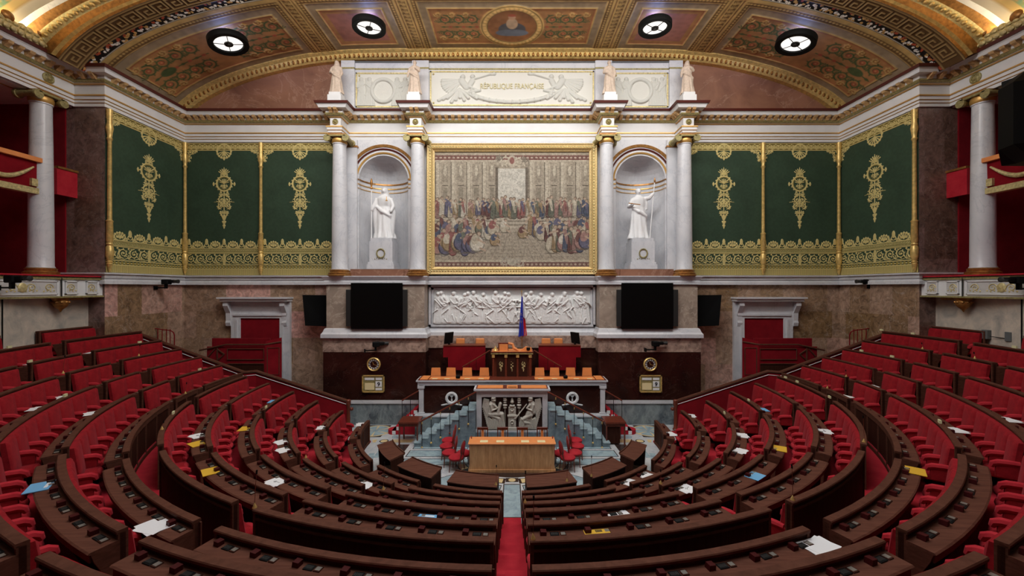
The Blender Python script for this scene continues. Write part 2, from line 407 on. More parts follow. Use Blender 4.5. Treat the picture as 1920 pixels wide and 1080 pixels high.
# ================================================================== THE ROOM
YW = 19.4; XW = 15.45; XG = 16.6; YP = 15.6     # back wall, side walls, gallery line, pier face
CZ = CAMZ
# --- floor of the pit with inlaid marble (one floor, the pattern inside its mesh)
fl = MB()
fl.box(-15.4, 15.4, 5.0, YW, -.2, 0, floor_white)
def poly(pts, mat, z): fl.prism(pts, 0.0, z, mat)
def ringsec(cx, cy, r0, r1, a0, a1, mat, z, n=24):
    pts = [(cx+r1*math.sin(math.radians(a0+(a1-a0)*i/n)), cy-r1*math.cos(math.radians(a0+(a1-a0)*i/n))) for i in range(n+1)]
    pts += [(cx+r0*math.sin(math.radians(a1-(a1-a0)*i/n)), cy-r0*math.cos(math.radians(a1-(a1-a0)*i/n))) for i in range(n+1)]
    poly(pts, mat, z)
TC = (0, 14.85)
ringsec(*TC, .01, 1.62, 0, 360, floor_dark, .003, 48)
for s in (-1, 1):
    for a0, a1, m in ((9, 33, floor_cream), (41, 49, floor_cream), (58, 88, floor_cream)): ringsec(*TC, 1.74, 2.0, s*a0, s*a1, m, .004)
    ringsec(*TC, 1.70, 2.04, s*6.5, s*90, floor_dark, .002)
    # blue panels out to the white ring
    ringsec(*TC, 2.2, 4.05, s*9, s*29, floor_blue, .003); ringsec(*TC, 2.2, 4.05, s*32, s*54, floor_blue, .003)
    ringsec(*TC, 2.16, 4.09, s*8.4, s*29.6, floor_dark, .002); ringsec(*TC, 2.16, 4.09, s*31.4, s*54.6, floor_dark, .002)
    for px in ([(540, 510), (1180, 510), (1180, 575), (490, 575)], [(470, 605), (1180, 605), (1180, 660), (700, 675), (440, 685)], [(610, 440), (1180, 440), (1180, 488), (570, 488)]):
        pts = [G(680+a/6, 760+b/6) for a, b in px]; pts = [(s*-x if s > 0 else x, y) for x, y in pts]
        cxm = sum(p[0] for p in pts)/len(pts); cym = sum(p[1] for p in pts)/len(pts)
        poly([(cxm+(p[0]-cxm)*1.03, cym+(p[1]-cym)*1.12) for p in pts], floor_dark, .004); poly(pts, floor_blue, .005)
    for px, m in (([(330, 350), (430, 288), (600, 288), (600, 372), (330, 372)], floor_blue), ([(330, 386), (580, 386), (545, 418), (325, 418)], floor_cream),
                  ([(112, 386), (165, 386), (145, 418), (112, 418)], floor_cream), ([(400, 440), (530, 440), (430, 570), (350, 500)], floor_dark),
                  ([(0, 225), (325, 225), (200, 358), (0, 358)], floor_dark), ([(110, 590), (170, 590), (280, 450), (240, 440)], floor_blue)):
        pts = [G(680+a/6, 760+b/6) for a, b in px]; poly([(-x if s > 0 else x, y) for x, y in pts], m, .004)
    mc = G(704, 808); mc = (s*abs(mc[0]), mc[1])
    ringsec(*mc, .01, .68, 0, 360, floor_cream, .006, 36); ringsec(*mc, .01, .60, 0, 360, floor_blue, .007, 36)
    for a in range(0, 360, 60): ringsec(*mc, .12, .6, a, a+9, floor_cream, .008, 3)
    ec = G(720, 827); ringsec(s*abs(ec[0]), ec[1], .01, .18, 0, 360, floor_dark, .004, 20); ringsec(s*abs(ec[0]), ec[1], .01, .14, 0, 360, floor_cream, .005, 20)
    ringsec(0, CY, 5.15, 5.35, s*30, s*80, floor_blue, .003)
poly([(-.2, 12.93), (.2, 12.93), (.2, 13.2), (-.2, 13.2)], floor_dark, .005); ringsec(0, 13.06, .01, .115, 0, 360, floor_cream, .006, 20)
poly([(-.27, 10.9), (.27, 10.9), (.27, 12.8), (-.27, 12.8)], floor_dark, .003); poly([(-.24, 10.95), (.24, 10.95), (.24, 12.75), (-.24, 12.75)], floor_blue, .004)
struct(fl.build('floor'))

# --- rows of the hemicycle
R = [5.69, 6.72, 7.71, 8.66, 9.63, 10.52, 11.08, 11.95, 12.82, 13.68, 14.52, 15.38]
H = [5.18, 4.79, 4.405, 4.043, 3.723, 3.44, 3.45, 3.12, 2.80, 2.47, 2.13, 1.77]
ZR = [CAMZ-h for h in H]
FL = [z-.85 for z in ZR]; FL[5] = 1.66
R.append(16.03); ZR.append(CAMZ-1.44); FL.append(FL[11])
AIS = (0, 23.9, 46.4, 71.5)
def half_gap(r, w=.25): return math.degrees(w/r)
def end_ang(i): return 90.3 if i < 6 else 93.2
tiers = MB()
for i in range(12):
    r1 = R[i+1]-.1 if i < 11 else 16.07
    tiers.arc([(R[i]-.1, -.05), (r1+.06, -.05), (r1+.06, FL[i]), (R[i]-.1, FL[i])], -end_ang(i)-1.5, end_ang(i)+1.5, carpet, 2)
o = tiers.build('floor_tiers'); struct(o)
# aisle steps, half a tier each
steps = MB()
ANG = lambda i: sorted(set([0.0]+[s*a for a in AIS for s in (-1, 1)]+([s*80.8 for s in (-1, 1)] if i >= 6 else [])))
for i in range(1, 12):
    if i == 5: continue
    for a in ANG(i):
        g = half_gap(R[i], .24); lo = FL[i-1]; up = FL[i]
        steps.arcbox(R[i]-.42, R[i]-.1, lo-.01, lo+(up-lo)*.5, a-g, a+g, carpet, 3)
o = steps.build('floor_aisle_steps'); struct(o)
tiers0 = MB(); tiers0.box(-.24, .24, 10.45, 10.86, 0, .035, carpet); struct(tiers0.build('floor_step_mat'))

# --- desks
con = MB(); con.bbox(-.11, .03, -.05, .05, 0, .012, black, .003)
for q in range(5): con.box(-.095+q*.022, -.08+q*.022, -.03, .03, .012, .016, dgrey)
con.bbox(.045, .14, -.05, .05, 0, .012, oak_dark, .003); con.box(.058, .127, -.034, .034, .012, .015, chrome)
con_o = con.build('voting_console', None, local=True)
rbx = MB(); rbx.prism([(-.05, 0), (.045, 0), (.05, .065), (-.04, .07)], 0, .09, red_box_m, Matrix(((1, 0, 0, 0), (0, 0, 1, -.05), (0, 1, 0, 0), (0, 0, 0, 1))))
rbx_o = rbx.build('headphone_box', None, local=True)
CON_ME, RBX_ME = con_o.data, rbx_o.data
bpy.data.objects.remove(con_o); bpy.data.objects.remove(rbx_o)
ORD = ['first', 'second', 'third', 'fourth', 'fifth', 'sixth', 'seventh', 'eighth', 'ninth', 'tenth', 'eleventh', 'twelfth', 'thirteenth', 'fourteenth', 'fifteenth', 'sixteenth']
def blocks(i):
    e = end_ang(i); a = list(AIS)+([80.8] if i >= 6 else [])
    out = []
    for j, a0 in enumerate(a):
        a1 = a[j+1] if j+1 < len(a) else e
        g = half_gap(R[i]); out.append((j, a0+g, a1-g if j+1 < len(a) else a1))
    return out
BN = ['first', 'second', 'third', 'fourth', 'end']
def bname(i, j):
    n = len(blocks(i))
    return BN[j] if j < n-1 else BN[4]
def desk(i, j, s, a0, a1):
    r, z, f = R[i], ZR[i], FL[i]; lo = FL[i-1] if i else 0.0
    if i == 6: lo = FL[5]
    am = math.radians((a0+a1)/2)*s
    loc = (r*math.sin(am), CY-r*math.cos(am), lo)
    sd = 'left' if s < 0 else 'right'
    has_desk = i != 5 and i != 12
    nm = 'curved_bench_desk' if has_desk else 'curved_seat_back_wall'
    lab = 'curved dark wood %s, %s %s block, %s row up from the pit' % ('desk bench' if has_desk else 'back wall', sd, bname(i, j), ORD[i])
    t = thing(nm, lab, 'desk' if has_desk else 'partition', loc, 0, 'curved wooden rows of the hemicycle')
    A0, A1 = s*a0, s*a1; gg = math.degrees(.05/r)*s
    m = MB(); m.arc([(r-.11, z-.05), (r+.0, z-.05), (r+.005, z-.015), (r-.005, z), (r-.11, z), (r-.118, z-.015)], A0, A1, oak, 2); m.build('rail', t)
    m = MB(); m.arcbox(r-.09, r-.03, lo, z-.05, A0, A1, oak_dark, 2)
    if i in (5,):
        m.arcbox(r-.03, r-.012, z-.16, z-.12, A0, A1, oak, 2)
    if i in (0, 6):
        n = max(2, int(abs(A1-A0)*r*PI/180/.8))
        for q in range(n+1):
            aa = A0+(A1-A0)*q/n; dg = math.degrees(.03/r); m.arcbox(r-.11, r-.09, lo, z-.05, aa-dg if q else aa, aa+dg if q < n else aa, oak, 9)
        m.arcbox(r-.11, r-.09, lo, lo+.1, A0, A1, oak, 2); m.arcbox(r-.11, r-.09, z-.15, z-.05, A0, A1, oak, 2)
    m.build('front_panel', t)
    if has_desk:
        m = MB(); m.arc([(r-.03, z-.155), (r+.26, z-.165), (r+.28, z-.15), (r+.26, z-.135), (r-.03, z-.12)], A0, A1, oak_top, 2); m.build('desk_top', t)
        m = MB(); m.arcbox(r+.235, r+.255, z-.27, z-.163, A0+gg*.5, A1-gg*.5, oak, 2); m.build('drawer_front', t)
    for a in (A0, A1-gg):
        m = MB()
        if has_desk:
            m.arc([(r-.115, lo), (r-.01, lo), (r-.01, f), (r+.12, f), (r+.14, z-.45), (r+.22, z-.27), (r+.25, z-.163), (r-.01, z-.156), (r-.01, z-.03), (r-.115, z-.03)], a, a+gg, oak, 9)
        else: m.arcbox(r-.115, r-.01, lo, z-.03, a, a+gg, oak, 9)
        m.build('end_panel', t)
    if i == 12: return t
    if has_desk:
        L = (a1-a0)*r*PI/180; n = max(1, int(L/.6)); 
        for q in range(n):
            a = math.radians(s*(a0+(a1-a0)*(q+.5)/n))
            # consoles lie at the far edge of the desk top
            if not (in_view(r+.12, a, z)): continue
            for me, off, rr, nn in ((CON_ME, .10, .07, 'voting_console'), (RBX_ME, -.12, .065, 'headphone_box')):
                aa = a+off/r
                o = bpy.data.objects.new(nn, me); COL.objects.link(o); o.parent = t
                o.location = ((r+rr)*math.sin(aa)-loc[0], CY-(r+rr)*math.cos(aa)-loc[1], z-.124-rr*.035-lo); o.rotation_euler = (0, 0, aa)
    return t
def in_view(r, a, z, m=1.06):
    x, y = r*math.sin(a), CY-r*math.cos(a)
    if y < .6: return False
    return abs(x)/y*F < 960*m and (CAMZ-z)/y*F < 560*m
for i in range(12):
    for j, a0, a1 in blocks(i):
        for s in (-1, 1):
            if any(in_view(R[i], math.radians(s*(a0+(a1-a0)*t/6)), ZR[i], 1.1) for t in range(7)): desk(i, j, s, a0, a1)
# short row against the grey wall
for s in (-1, 1):
    desk(12, 4, s, 81.3, 92.0)['label'] = 'wood framed bench back against the grey wall beside the dark pier, %s side' % ('left' if s < 0 else 'right')
    desk(12, 2, s, 62.0, 76.8)['label'] = 'wood framed bench back against the grey wall below the balcony, %s edge of the hall' % ('left' if s < 0 else 'right')

# --- seats
def rounded_prof(w, d, z0, z1, b): return None
seat0 = thing('assembly_seat', 'x', 'seat', (0, 0, 0))
def pad(m, x0, x1, y0, y1, z0, z1, mat, lean=0, n=6, puff=.02):
    """upholstered slab facing +y with a puffed front and rounded rim"""
    vs = []; fs = []
    us = [0, .04, .12, .5, .88, .96, 1]; k = len(us)
    for a, u in enumerate(us):
        for b, v in enumerate(us):
            e = min(min(u, 1-u), min(v, 1-v)); p = puff*(1-(1-min(1, e/.12))**2)
            x = x0+(x1-x0)*u; z = z0+(z1-z0)*v; vs.append((x, y1-puff+p-lean*(z-z0), z))
    for a in range(k-1):
        for b in range(k-1): fs.append((a*k+b, a*k+b+1, (a+1)*k+b+1, (a+1)*k+b))
    o = len(vs); vs += [(x0, y0-lean*0, z0), (x0, y0-lean*(z1-z0), z1), (x1, y0-lean*(z1-z0), z1), (x1, y0, z0)]
    edge = [a*k for a in range(k)]
    fs.append((o, o+1)+tuple(b for b in range(k-1, -1, -1)))
    fs.append((o+3,)+tuple((k-1)*k+b for b in range(k))+(o+2,))
    fs.append((o, )+tuple(a*k for a in range(k))+(o+3,)); fs.append((o+1, o+2)+tuple(a*k+k-1 for a in range(k-1, -1, -1)))
    fs.append((o, o+3, o+2, o+1))
    m.add(vs, fs, mat)
W = .6
m = MB(); pad(m, -W/2+.004, W/2-.004, .092, .205, .42, 1.10, seat_red, lean=.13, puff=.035); back = m.build('backrest', seat0, True, True)
m = MB(); m.bbox(-W/2+.05, W/2-.05, .10, .44, .36, .47, seat_red, .03); m.ball((0, .42, .43), .1, seat_red2, 2.0, .6, .55, 12); cush = m.build('seat_cushion', seat0, True, True)
m = MB()
arm_pts = [(-W/2, .06, .70), (-W/2, .2, .695), (-W/2, .33, .68), (-W/2, .395, .645), (-W/2, .42, .58)]
for a, b in zip(arm_pts[:-1], arm_pts[1:]): pass
m.tube(arm_pts, [.052, .06, .062, .055, .035], seat_red2, 8)
m.bbox(-W/2-.035, -W/2+.035, .02, .37, .40, .70, seat_red, .02)
arm = m.build('armrest', seat0, True, True)
m = MB(); m.box(-.03, .03, .12, .30, 0, .36, oak_dark); m.box(-.12, .12, .05, .34, 0, .02, oak_dark); m.build('pedestal', seat0, False, True)

seat_list = []
def seat_rows():
    for i in range(0, 12):                                       # seats stand in front of rail i+1, on tier i
        if i == 5: continue
        rr = R[i+1]-.095; zf = FL[i]
        for j, a0, a1 in blocks(i if i != 4 else 5):
            L = (a1-a0)*rr*PI/180-.1; n = max(1, int(round(L/.62))); dg = (a1-a0-math.degrees(.1/rr))/n
            if i == 11:
                if j == 4: a0, a1 = 81.6, 91.6
                elif j == 2: a0, a1 = 62.5, 76.6
                else: continue
                n = max(1, int(round((a1-a0)*rr*PI/180/.62))); dg = (a1-a0)/n
            for s in (-1, 1):
                for q in range(n):
                    a = a0+math.degrees(.05/rr)+dg*(q+.5)
                    if i == 11: a = a0+dg*(q+.5)
                    seat_list.append((i, j, s, q, n, a, rr, zf, dg*rr*PI/180/W))
seat_rows()
def vis(t):
    i, j, s, q, n, a, rr, zf, w = t; A = math.radians(s*a); x, y = rr*math.sin(A), CY-rr*math.cos(A)
    if y < .8: return -1
    px, py = abs(x)/y*F, (CAMZ-zf-.9)/y*F
    if px > 1300 or py > 720: return -1
    if px > 985 or py > 575: return .001
    return (1 if a > 36 else 0)*100+ (a if a <= 36 else 60)/max(y, 1)**.3
sc = sorted([t for t in seat_list if vis(t) > 0], key=vis, reverse=True)
solo = sc[:300]; rest = sc[300:]
first = True
for i, j, s, q, n, a, rr, zf, w in solo:
    A = math.radians(s*a); loc = (rr*math.sin(A), CY-rr*math.cos(A), zf)
    lab = "red velvet seat, %s %s block, %s row up, %s from the block's lower end" % ('left' if s < 0 else 'right', BN[j] if not (i < 6 and j == 3) else 'end', ORD[i], ORD[q])
    if first:
        r = seat0; r.location = loc; r.rotation_euler = (0, 0, A); r.scale = (w, 1, 1); r['label'] = lab; r['group'] = 'red velvet seats of the hemicycle'; first = False
    else: r = copy_tree(seat0, loc, A, lab, 'red velvet seats of the hemicycle', (w, 1, .93 if i == 4 else 1))
if rest:
    st = MB(); src = [(o.data) for o in (back, cush, arm)]
    for i, j, s, q, n, a, rr, zf, w in rest:
        A = math.radians(s*a); T = Matrix.Translation((rr*math.sin(A), CY-rr*math.cos(A), zf)) @ Matrix.Rotation(A, 4, 'Z') @ Matrix.Diagonal((w, 1, .93 if i == 4 else 1, 1))
        for me in src:
            vs = [T @ v.co for v in me.vertices]
            for k, mt in enumerate(me.materials): st.add(vs if k == 0 else [], [], mt) if k == 0 else st.mi(mt)
            off = len(st.v)-len(vs)
            for p in me.polygons: st.f.append(tuple(off+v for v in p.vertices)); st.m.append(st.mi(me.materials[p.material_index]))
    o = st.build('assembly_seats', None, True); tag(o, 'remaining red velvet seats mostly hidden behind the front desk rows', 'seats'); o['kind'] = 'stuff'

# --- press desks on the pit floor
for s, sd in SIDES:
    for k, (a0, a1) in enumerate(((4.6, 21), (27, 43.5), (49, 66))):
        r0, r1 = 4.55, 5.03; am = math.radians((a0+a1)/2)*s
        t = thing('press_desk', 'small curved wood desk on the marble floor, %s from the centre aisle, %s side' % (ORD[k], sd), 'desk', (4.8*math.sin(am), CY-4.8*math.cos(am), 0), 0, 'small curved desks on the pit floor')
        m = MB(); m.arc([(r0-.02, .78), (r1, .70), (r1+.02, .74), (r0, .83)], s*a0, s*a1, oak_top, 2); m.build('desk_top', t)
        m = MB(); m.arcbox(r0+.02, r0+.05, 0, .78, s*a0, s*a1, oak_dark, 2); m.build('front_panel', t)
        m = MB(); m.arcbox(r0-.03, r0, .80, .86, s*a0, s*a1, oak, 2); m.build('edge_strip', t)
        g = math.degrees(.04/r1)*s
        for a in (s*a0, s*a1-g):
            m = MB(); m.arc([(r0+.05, 0), (r0+.42, 0), (r0+.46, .70), (r0+.05, .76)], a, a+g, oak_dark, 9); m.build('side_panel', t)

# --- stair-side stringer walls with handrail
for s, sd in SIDES:
    t = thing('stair_wall', 'red cloth covered sloping wall with brown wooden handrail, %s side of hall' % sd, 'railing', (s*10.9, 17.1, 0))
    pts = [P(652, 752, 17.6), P(480, 696, 17.2), P(457, 698, 16.95), P(247, 621, 16.95)]
    pts = [Vector((abs(p.x)*s, p.y, p.z)) for p in pts]; pts.append(Vector((s*16.0, 16.95, pts[-1].z)))
    m = MB()
    for a, b in zip(pts[:-1], pts[1:]):
        for dy in (0, .06): m.quad((a.x, a.y+dy, 0), (b.x, b.y+dy, 0), (b.x, b.y+dy, b.z-.08), (a.x, a.y+dy, a.z-.08), red_wall)
    m.build('wall_panel', t)
    m = MB(); m.tube([Vector((p.x, p.y+.03, p.z-.02)) for p in pts], .075, oak, 8); m.build('handrail', t, True)
    m = MB(); m.tube([Vector((p.x, p.y-.015, p.z-.15)) for p in pts[:4]], .014, plaster, 6); m.build('light_strip', t)
    p = pts[0]; m = MB(); m.lathe([(.10, 0), (.13, .05), (.08, .12), (.07, p.z-.25), (.1, p.z-.15), (.1, p.z+.02), (.06, p.z+.06)], (p.x-.02*s, p.y+.03, 0), mahog, 10)
    m.ball((p.x-.15*s, p.y+.03, p.z-.35), .08, mahog); m.build('newel_post', t, True)

# ================================================================== WALLS
def niche_wall():
    w = MB(); x0, x1 = 4.0, 8.4
    for s in (-1, 1):
        cx = 5.98; r = 1.15; zs = CAMZ+5.02; zb = CAMZ+.86; y = 19.15; zt = CAMZ+6.9
        # face around the arched opening
        def q(a, b, c, d): w.add([(s*p[0], y, p[1]) for p in (a, b, c, d)], [(0, 1, 2, 3)], white_marble)
        q((3.9, zb), (cx-r, zb), (cx-r, zs), (3.9, zs)); q((cx+r, zb), (8.28, zb), (8.28, zs), (cx+r, zs))
        n = 24
        for i in range(n):
            a, b = PI-PI*i/n, PI-PI*(i+1)/n
            pa, pb = (cx+r*math.cos(a), zs+r*math.sin(a)), (cx+r*math.cos(b), zs+r*math.sin(b))
            q(pa, pb, (pb[0], zt), (pa[0], zt))
        q((3.9, zs), (cx-r, zs), (cx-r, zt), (3.9, zt)); q((cx+r, zs), (8.28, zs), (8.28, zt), (cx+r, zt))
        q((3.9, CAMZ+.5), (8.28, CAMZ+.5), (8.28, zb), (3.9, zb))
        w.quad((s*8.28, y, CAMZ+.5), (s*8.28, y+.3, CAMZ+.5), (s*8.28, y+.3, zt), (s*8.28, y, zt), white_marble)
        # the niche: half cylinder and quarter dome
        zz = [zb]+[zs+.0]; k = 20
        for i in range(k):
            a, b = PI*i/k, PI*(i+1)/k
            A = (s*(cx+r*math.cos(a)), y+r*math.sin(a)*.95); B = (s*(cx+r*math.cos(b)), y+r*math.sin(b)*.95)
            w.quad((*A, zb), (*B, zb), (*B, zs), (*A, zs), white_marble)
            for j in range(8):
                e0, e1 = PI/2*j/8, PI/2*(j+1)/8
                def D(a, e): return (s*(cx+r*math.cos(a)*math.cos(e)), y+r*math.sin(a)*math.cos(e)*.95, zs+r*math.sin(e))
                w.quad(D(a, e0), D(b, e0), D(b, e1), D(a, e1), white_marble)
            w.add([(s*cx, y, zb), (*A, zb), (*B, zb)], [(0, 1, 2)], white_marble)
    return w
w = niche_wall()
w.box(-3.92, 3.92, 19.25, 19.35, CAMZ+.5, CAMZ+6.9, white_marble)
o = w.build('wall_back_upper'); struct(o)
# gold arch rings and impost bands of the niches
for s, sd in SIDES:
    cx, r, zs, y = 5.98, 1.15, CAMZ+5.02, 19.15
    m = MB()
    for rr, wd, mt in ((r+.12, .05, gold_line), (r+.30, .05, terracotta), (r+.47, .09, gold_dark)):
        for i in range(28):
            a, b = PI*i/28, PI*(i+1)/28
            f = lambda a, q, dy: (s*(cx+q*math.cos(a)), y-dy, zs+q*math.sin(a))
            m.quad(f(a, rr-wd, .03), f(b, rr-wd, .03), f(b, rr+wd*.4, .05), f(a, rr+wd*.4, .05), mt)
            m.quad(f(a, rr+wd*.4, .05), f(b, rr+wd*.4, .05), f(b, rr+wd*.4, 0), f(a, rr+wd*.4, 0), mt)
            m.quad(f(a, rr-wd, .03), f(b, rr-wd, .03), f(b, rr-wd, 0), f(a, rr-wd, 0), mt)
    o = m.build('trim_niche_arch_'+sd); struct(o)
    m = MB()
    for dz, th in ((0, .07), (-.2, .05), (-.38, .035)):
        pts = [(s*(cx+(r-.02)*math.cos(PI*i/20)), y+(r-.02)*math.sin(PI*i/20)*.95) for i in range(21)]
        for a, b in zip(pts[:-1], pts[1:]):
            m.quad((a[0], a[1]-.01, zs+dz), (b[0], b[1]-.01, zs+dz), (b[0], b[1], zs+dz+th), (a[0], a[1], zs+dz+th), gold_dark if dz == 0 else gold_line)
        for e in (-1, 1):
            x0, x1 = cx+e*r, cx+e*(r+.35); m.box(s*min(x0, x1) if s > 0 else -max(x0, x1), s*max(x0, x1) if s > 0 else -min(x0, x1), y-.03, y, zs+dz, zs+dz+th, gold_dark if dz == 0 else gold_line)
    o = m.build('trim_niche_bands_'+sd); struct(o)

lw = MB()
zl = CAMZ+.15
# green wall plane and marble dado behind, both sides; side walls
for s in (-1, 1):
    lw.box(min(s*8.2, s*XW), max(s*8.2, s*XW), YW, YW+.2, 0, zl, pink_marble)
o = lw.build('wall_back_lower'); struct(o)
up = MB()
for s in (-1, 1): up.box(min(s*8.2, s*XW), max(s*8.2, s*XW), YW, YW+.2, zl, CAMZ+8.2, white_marble)
struct(up.build('wall_back_sides'))
for s, sd in SIDES:
    m = MB(); X0, X1 = sorted((s*XW, s*(XW+.15)))
    m.box(X0, X1, YP+.29, YW+.2, 0, zl, pink_marble); m.box(X0, X1, YP+.29, YW+.2, zl, CAMZ+8.2, white_marble)
    m.box(min(s*XW, s*(XW-.004)), max(s*XW, s*(XW-.004)), YP, YP+.29, 0, zl, pink_marble)
    X0, X1 = sorted((s*XW, s*(XG+.6))); m.box(X0, X1, YP, YP+.3, 0, CAMZ+7.0, dark_pier)
    struct(m.build('wall_'+sd))
    # grey marble wall under the balcony, following the seats
    m = MB(); m.arcbox(16.08, 16.3, 3.0, CAMZ-.2, s*40, s*91.5, grey_marble, 2)
    m.arcbox(16.065, 16.085, 3.0, CAMZ-.35, s*77.6, s*77.75, black, 2); m.arcbox(16.065, 16.085, 3.0, CAMZ-.35, s*60.0, s*60.15, black, 2)
    struct(m.build('wall_%s_gallery' % sd))
# tympanum
m = MB(); m.box(-15.9, 15.9, YW+.02, YW+.2, CAMZ+8.0, CAMZ+11.6, salmon_marble); struct(m.build('wall_back_tympanum'))
# marble ledge under the hangings
led = [(0, zl), (.16, zl), (.16, zl+.13), (.10, zl+.18), (.16, zl+.24), (.16, zl+.36), (.24, zl+.38), (.24, zl+.43), (0, zl+.43)]
for s, sd in SIDES:
    m = MB(); path = [(-XG-.5, YP), (-XW, YP), (-XW, YW), (-8.4, YW)]
    if s > 0: path = [(-x, y) for x, y in reversed(path)]
    m.sweep(path, led, white_marble); struct(m.build('trim_ledge_'+sd))
# central projecting block
blk = MB()
for s in (-1, 1):
    def bx(x0, x1, y0, y1, z0, z1, mt): blk.box(min(s*x0, s*x1), max(s*x0, s*x1), y0, y1, z0, z1, mt)
    bx(3.92, 8.3, 18.4, 19.6, CAMZ-1.82, CAMZ+.15, beige_marble)
    bx(3.85, 8.45, 18.36, 19.6, CAMZ-2.86, CAMZ-2.2, mauve_marble)
    bx(3.85, 8.42, 18.34, 19.6, CAMZ-5.0, CAMZ-2.86, oxblood_marble)
    bx(3.85, 8.42, 18.30, 19.6, CAMZ-5.15, CAMZ-5.0, white_marble)
    bx(3.85, 8.4, 18.34, 19.6, 0, CAMZ-5.15, green_marble)
blk.box(-3.92, 3.92, 19.3, 19.6, CAMZ-1.82, CAMZ+.15, white_marble)
blk.box(-3.9, 3.9, 18.9, 19.6, CAMZ-2.75, CAMZ-2.2, mauve_marble)
blk.box(-3.9, 3.9, 18.95, 19.6, 0, CAMZ-2.75, oxblood_marble)
struct(blk.build('wall_back_centre'))
m = MB()
path = [(-8.34, 19.6), (-8.34, 18.4), (-3.92, 18.4), (-3.92, 19.28), (3.92, 19.28), (3.92, 18.4), (8.34, 18.4), (8.34, 19.6)]
zc = CAMZ-2.22
m.sweep(path, [(0, zc), (.16, zc), (.16, zc+.16), (.10, zc+.24), (.04, zc+.40), (0, zc+.42)], white_marble)
zt = CAMZ+.16
path = [(-8.34, 19.5), (-8.34, 18.4), (-3.92, 18.4), (-3.92, 19.0), (3.92, 19.0), (3.92, 18.4), (8.34, 18.4), (8.34, 19.5)]
m.sweep(path, [(-.25, zt+.38), (-.25, zt+.02), (0, zt), (.08, zt), (.08, zt+.13), (.03, zt+.17), (.08, zt+.23), (.14, zt+.34), (.14, zt+.38)], white_marble)
m.box(-3.9, 3.9, 19.05, 19.5, zt+.02, zt+.379, white_marble)
for s in (-1, 1): m.box(min(s*4.0, s*8.2), max(s*4.0, s*8.2), 18.5, 19.5, zt+.02, zt+.379, white_marble)
struct(m.build('trim_ledge_centre'))
# salmon sill under the niches and column bases
for s, sd in SIDES:
    m = MB(); x0, x1 = sorted((s*4.7, s*7.35)); m.box(x0, x1, 18.7, 19.14, zt+.38, CAMZ+.86, salmon_marble)
    x0, x1 = sorted((s*4.9, s*7.1)); m.box(x0, x1, 18.63, 18.7, zt+.38, CAMZ+.84, salmon_marble); struct(m.build('trim_niche_sill_'+sd))

# --- entablature
zt8 = CAMZ
ENT = [(0, 6.86), (.06, 6.86), (.06, 6.98), (.09, 6.99), (.09, 7.1), (.12, 7.11), (.12, 7.24), (.02, 7.27), (.02, 7.70), (.10, 7.72), (.14, 7.80), (.14, 7.86), (.16, 7.87), (.16, 8.0), (.38, 8.0), (.42, 8.10), (.46, 8.14), (.46, 8.2), (0, 8.2)]
ent_path_l = [(-XG, -2), (-XG, YP), (-XW, YP), (-XW, YW), (-8.19, YW), (-8.19, 18.58), (-7.75, 18.58), (-7.75, YW), (-4.59, YW), (-4.59, 18.58), (-4.12, 18.58), (-4.12, YW)]
ent_path = ent_path_l+[(-x, y) for x, y in reversed(ent_path_l)]
m = MB(); m.sweep(ent_path, [(o, CAMZ+z) for o, z in ENT], plaster)
m.box(-8.1, 8.1, 19.3, 19.41, CAMZ+6.86, CAMZ+8.2, plaster)
struct(m.build('trim_entablature'))
def band(name, prof, mat):
    m = MB(); m.sweep(ent_path, [(o, CAMZ+z) for o, z in prof], mat); struct(m.build(name))
band('trim_entablature_top', [(.44, 8.14), (.50, 8.15), (.53, 8.25), (.40, 8.26), (.0, 8.26), (0, 8.2)], terracotta)
band('trim_gold_line_lower', [(.06, 6.975), (.075, 6.975), (.095, 7.0), (.06, 7.0)], gold_line)
band('trim_gold_line_middle', [(.09, 7.085), (.105, 7.085), (.125, 7.11), (.09, 7.11)], gold_line)
band('trim_gold_line_upper', [(.12, 7.23), (.15, 7.23), (.15, 7.28), (.02, 7.28)], gold_line)
band('trim_gold_line_frieze', [(.02, 7.69), (.075, 7.69), (.09, 7.725), (.02, 7.725)], gold_line)
band('trim_olive_moulding', [(.10, 7.73), (.15, 7.74), (.20, 7.80), (.17, 7.86), (.10, 7.86)], gold_olive)
# brackets (modillions) below the cornice, one ornament strip
m = MB()
for a, b in zip(ent_path[:-1], ent_path[1:]):
    a, b = Vector(a), Vector(b); L = (b-a).length; d = (b-a)/L; nn = Vector((d.y, -d.x)); st = .30 if L > 1 else .2
    k = int((L)/st)
    if k < 1: continue
    for i in range(k):
        p = a+d*(L*(i+.5)/k); 
        if p.y < 6: continue
        T = Matrix(((d.x, nn.x, 0, p.x), (d.y, nn.y, 0, p.y), (0, 0, 1, CAMZ), (0, 0, 0, 1)))
        vs = []
        w0 = .075
        prof = [(.15, 7.84), (.22, 7.82), (.27, 7.88), (.36, 7.93), (.40, 8.01), (.15, 8.01)]
        vs = [T @ Vector((-w0, o, z)) for o, z in prof]+[T @ Vector((w0, o, z)) for o, z in prof]; q = len(prof)
        m.add(vs, [tuple(range(q)), tuple(range(2*q-1, q-1, -1))]+[(i2, q+i2, q+(i2+1) % q, (i2+1) % q) for i2 in range(q)], tan_gild)
o = m.build('trim_modillions'); struct(o)
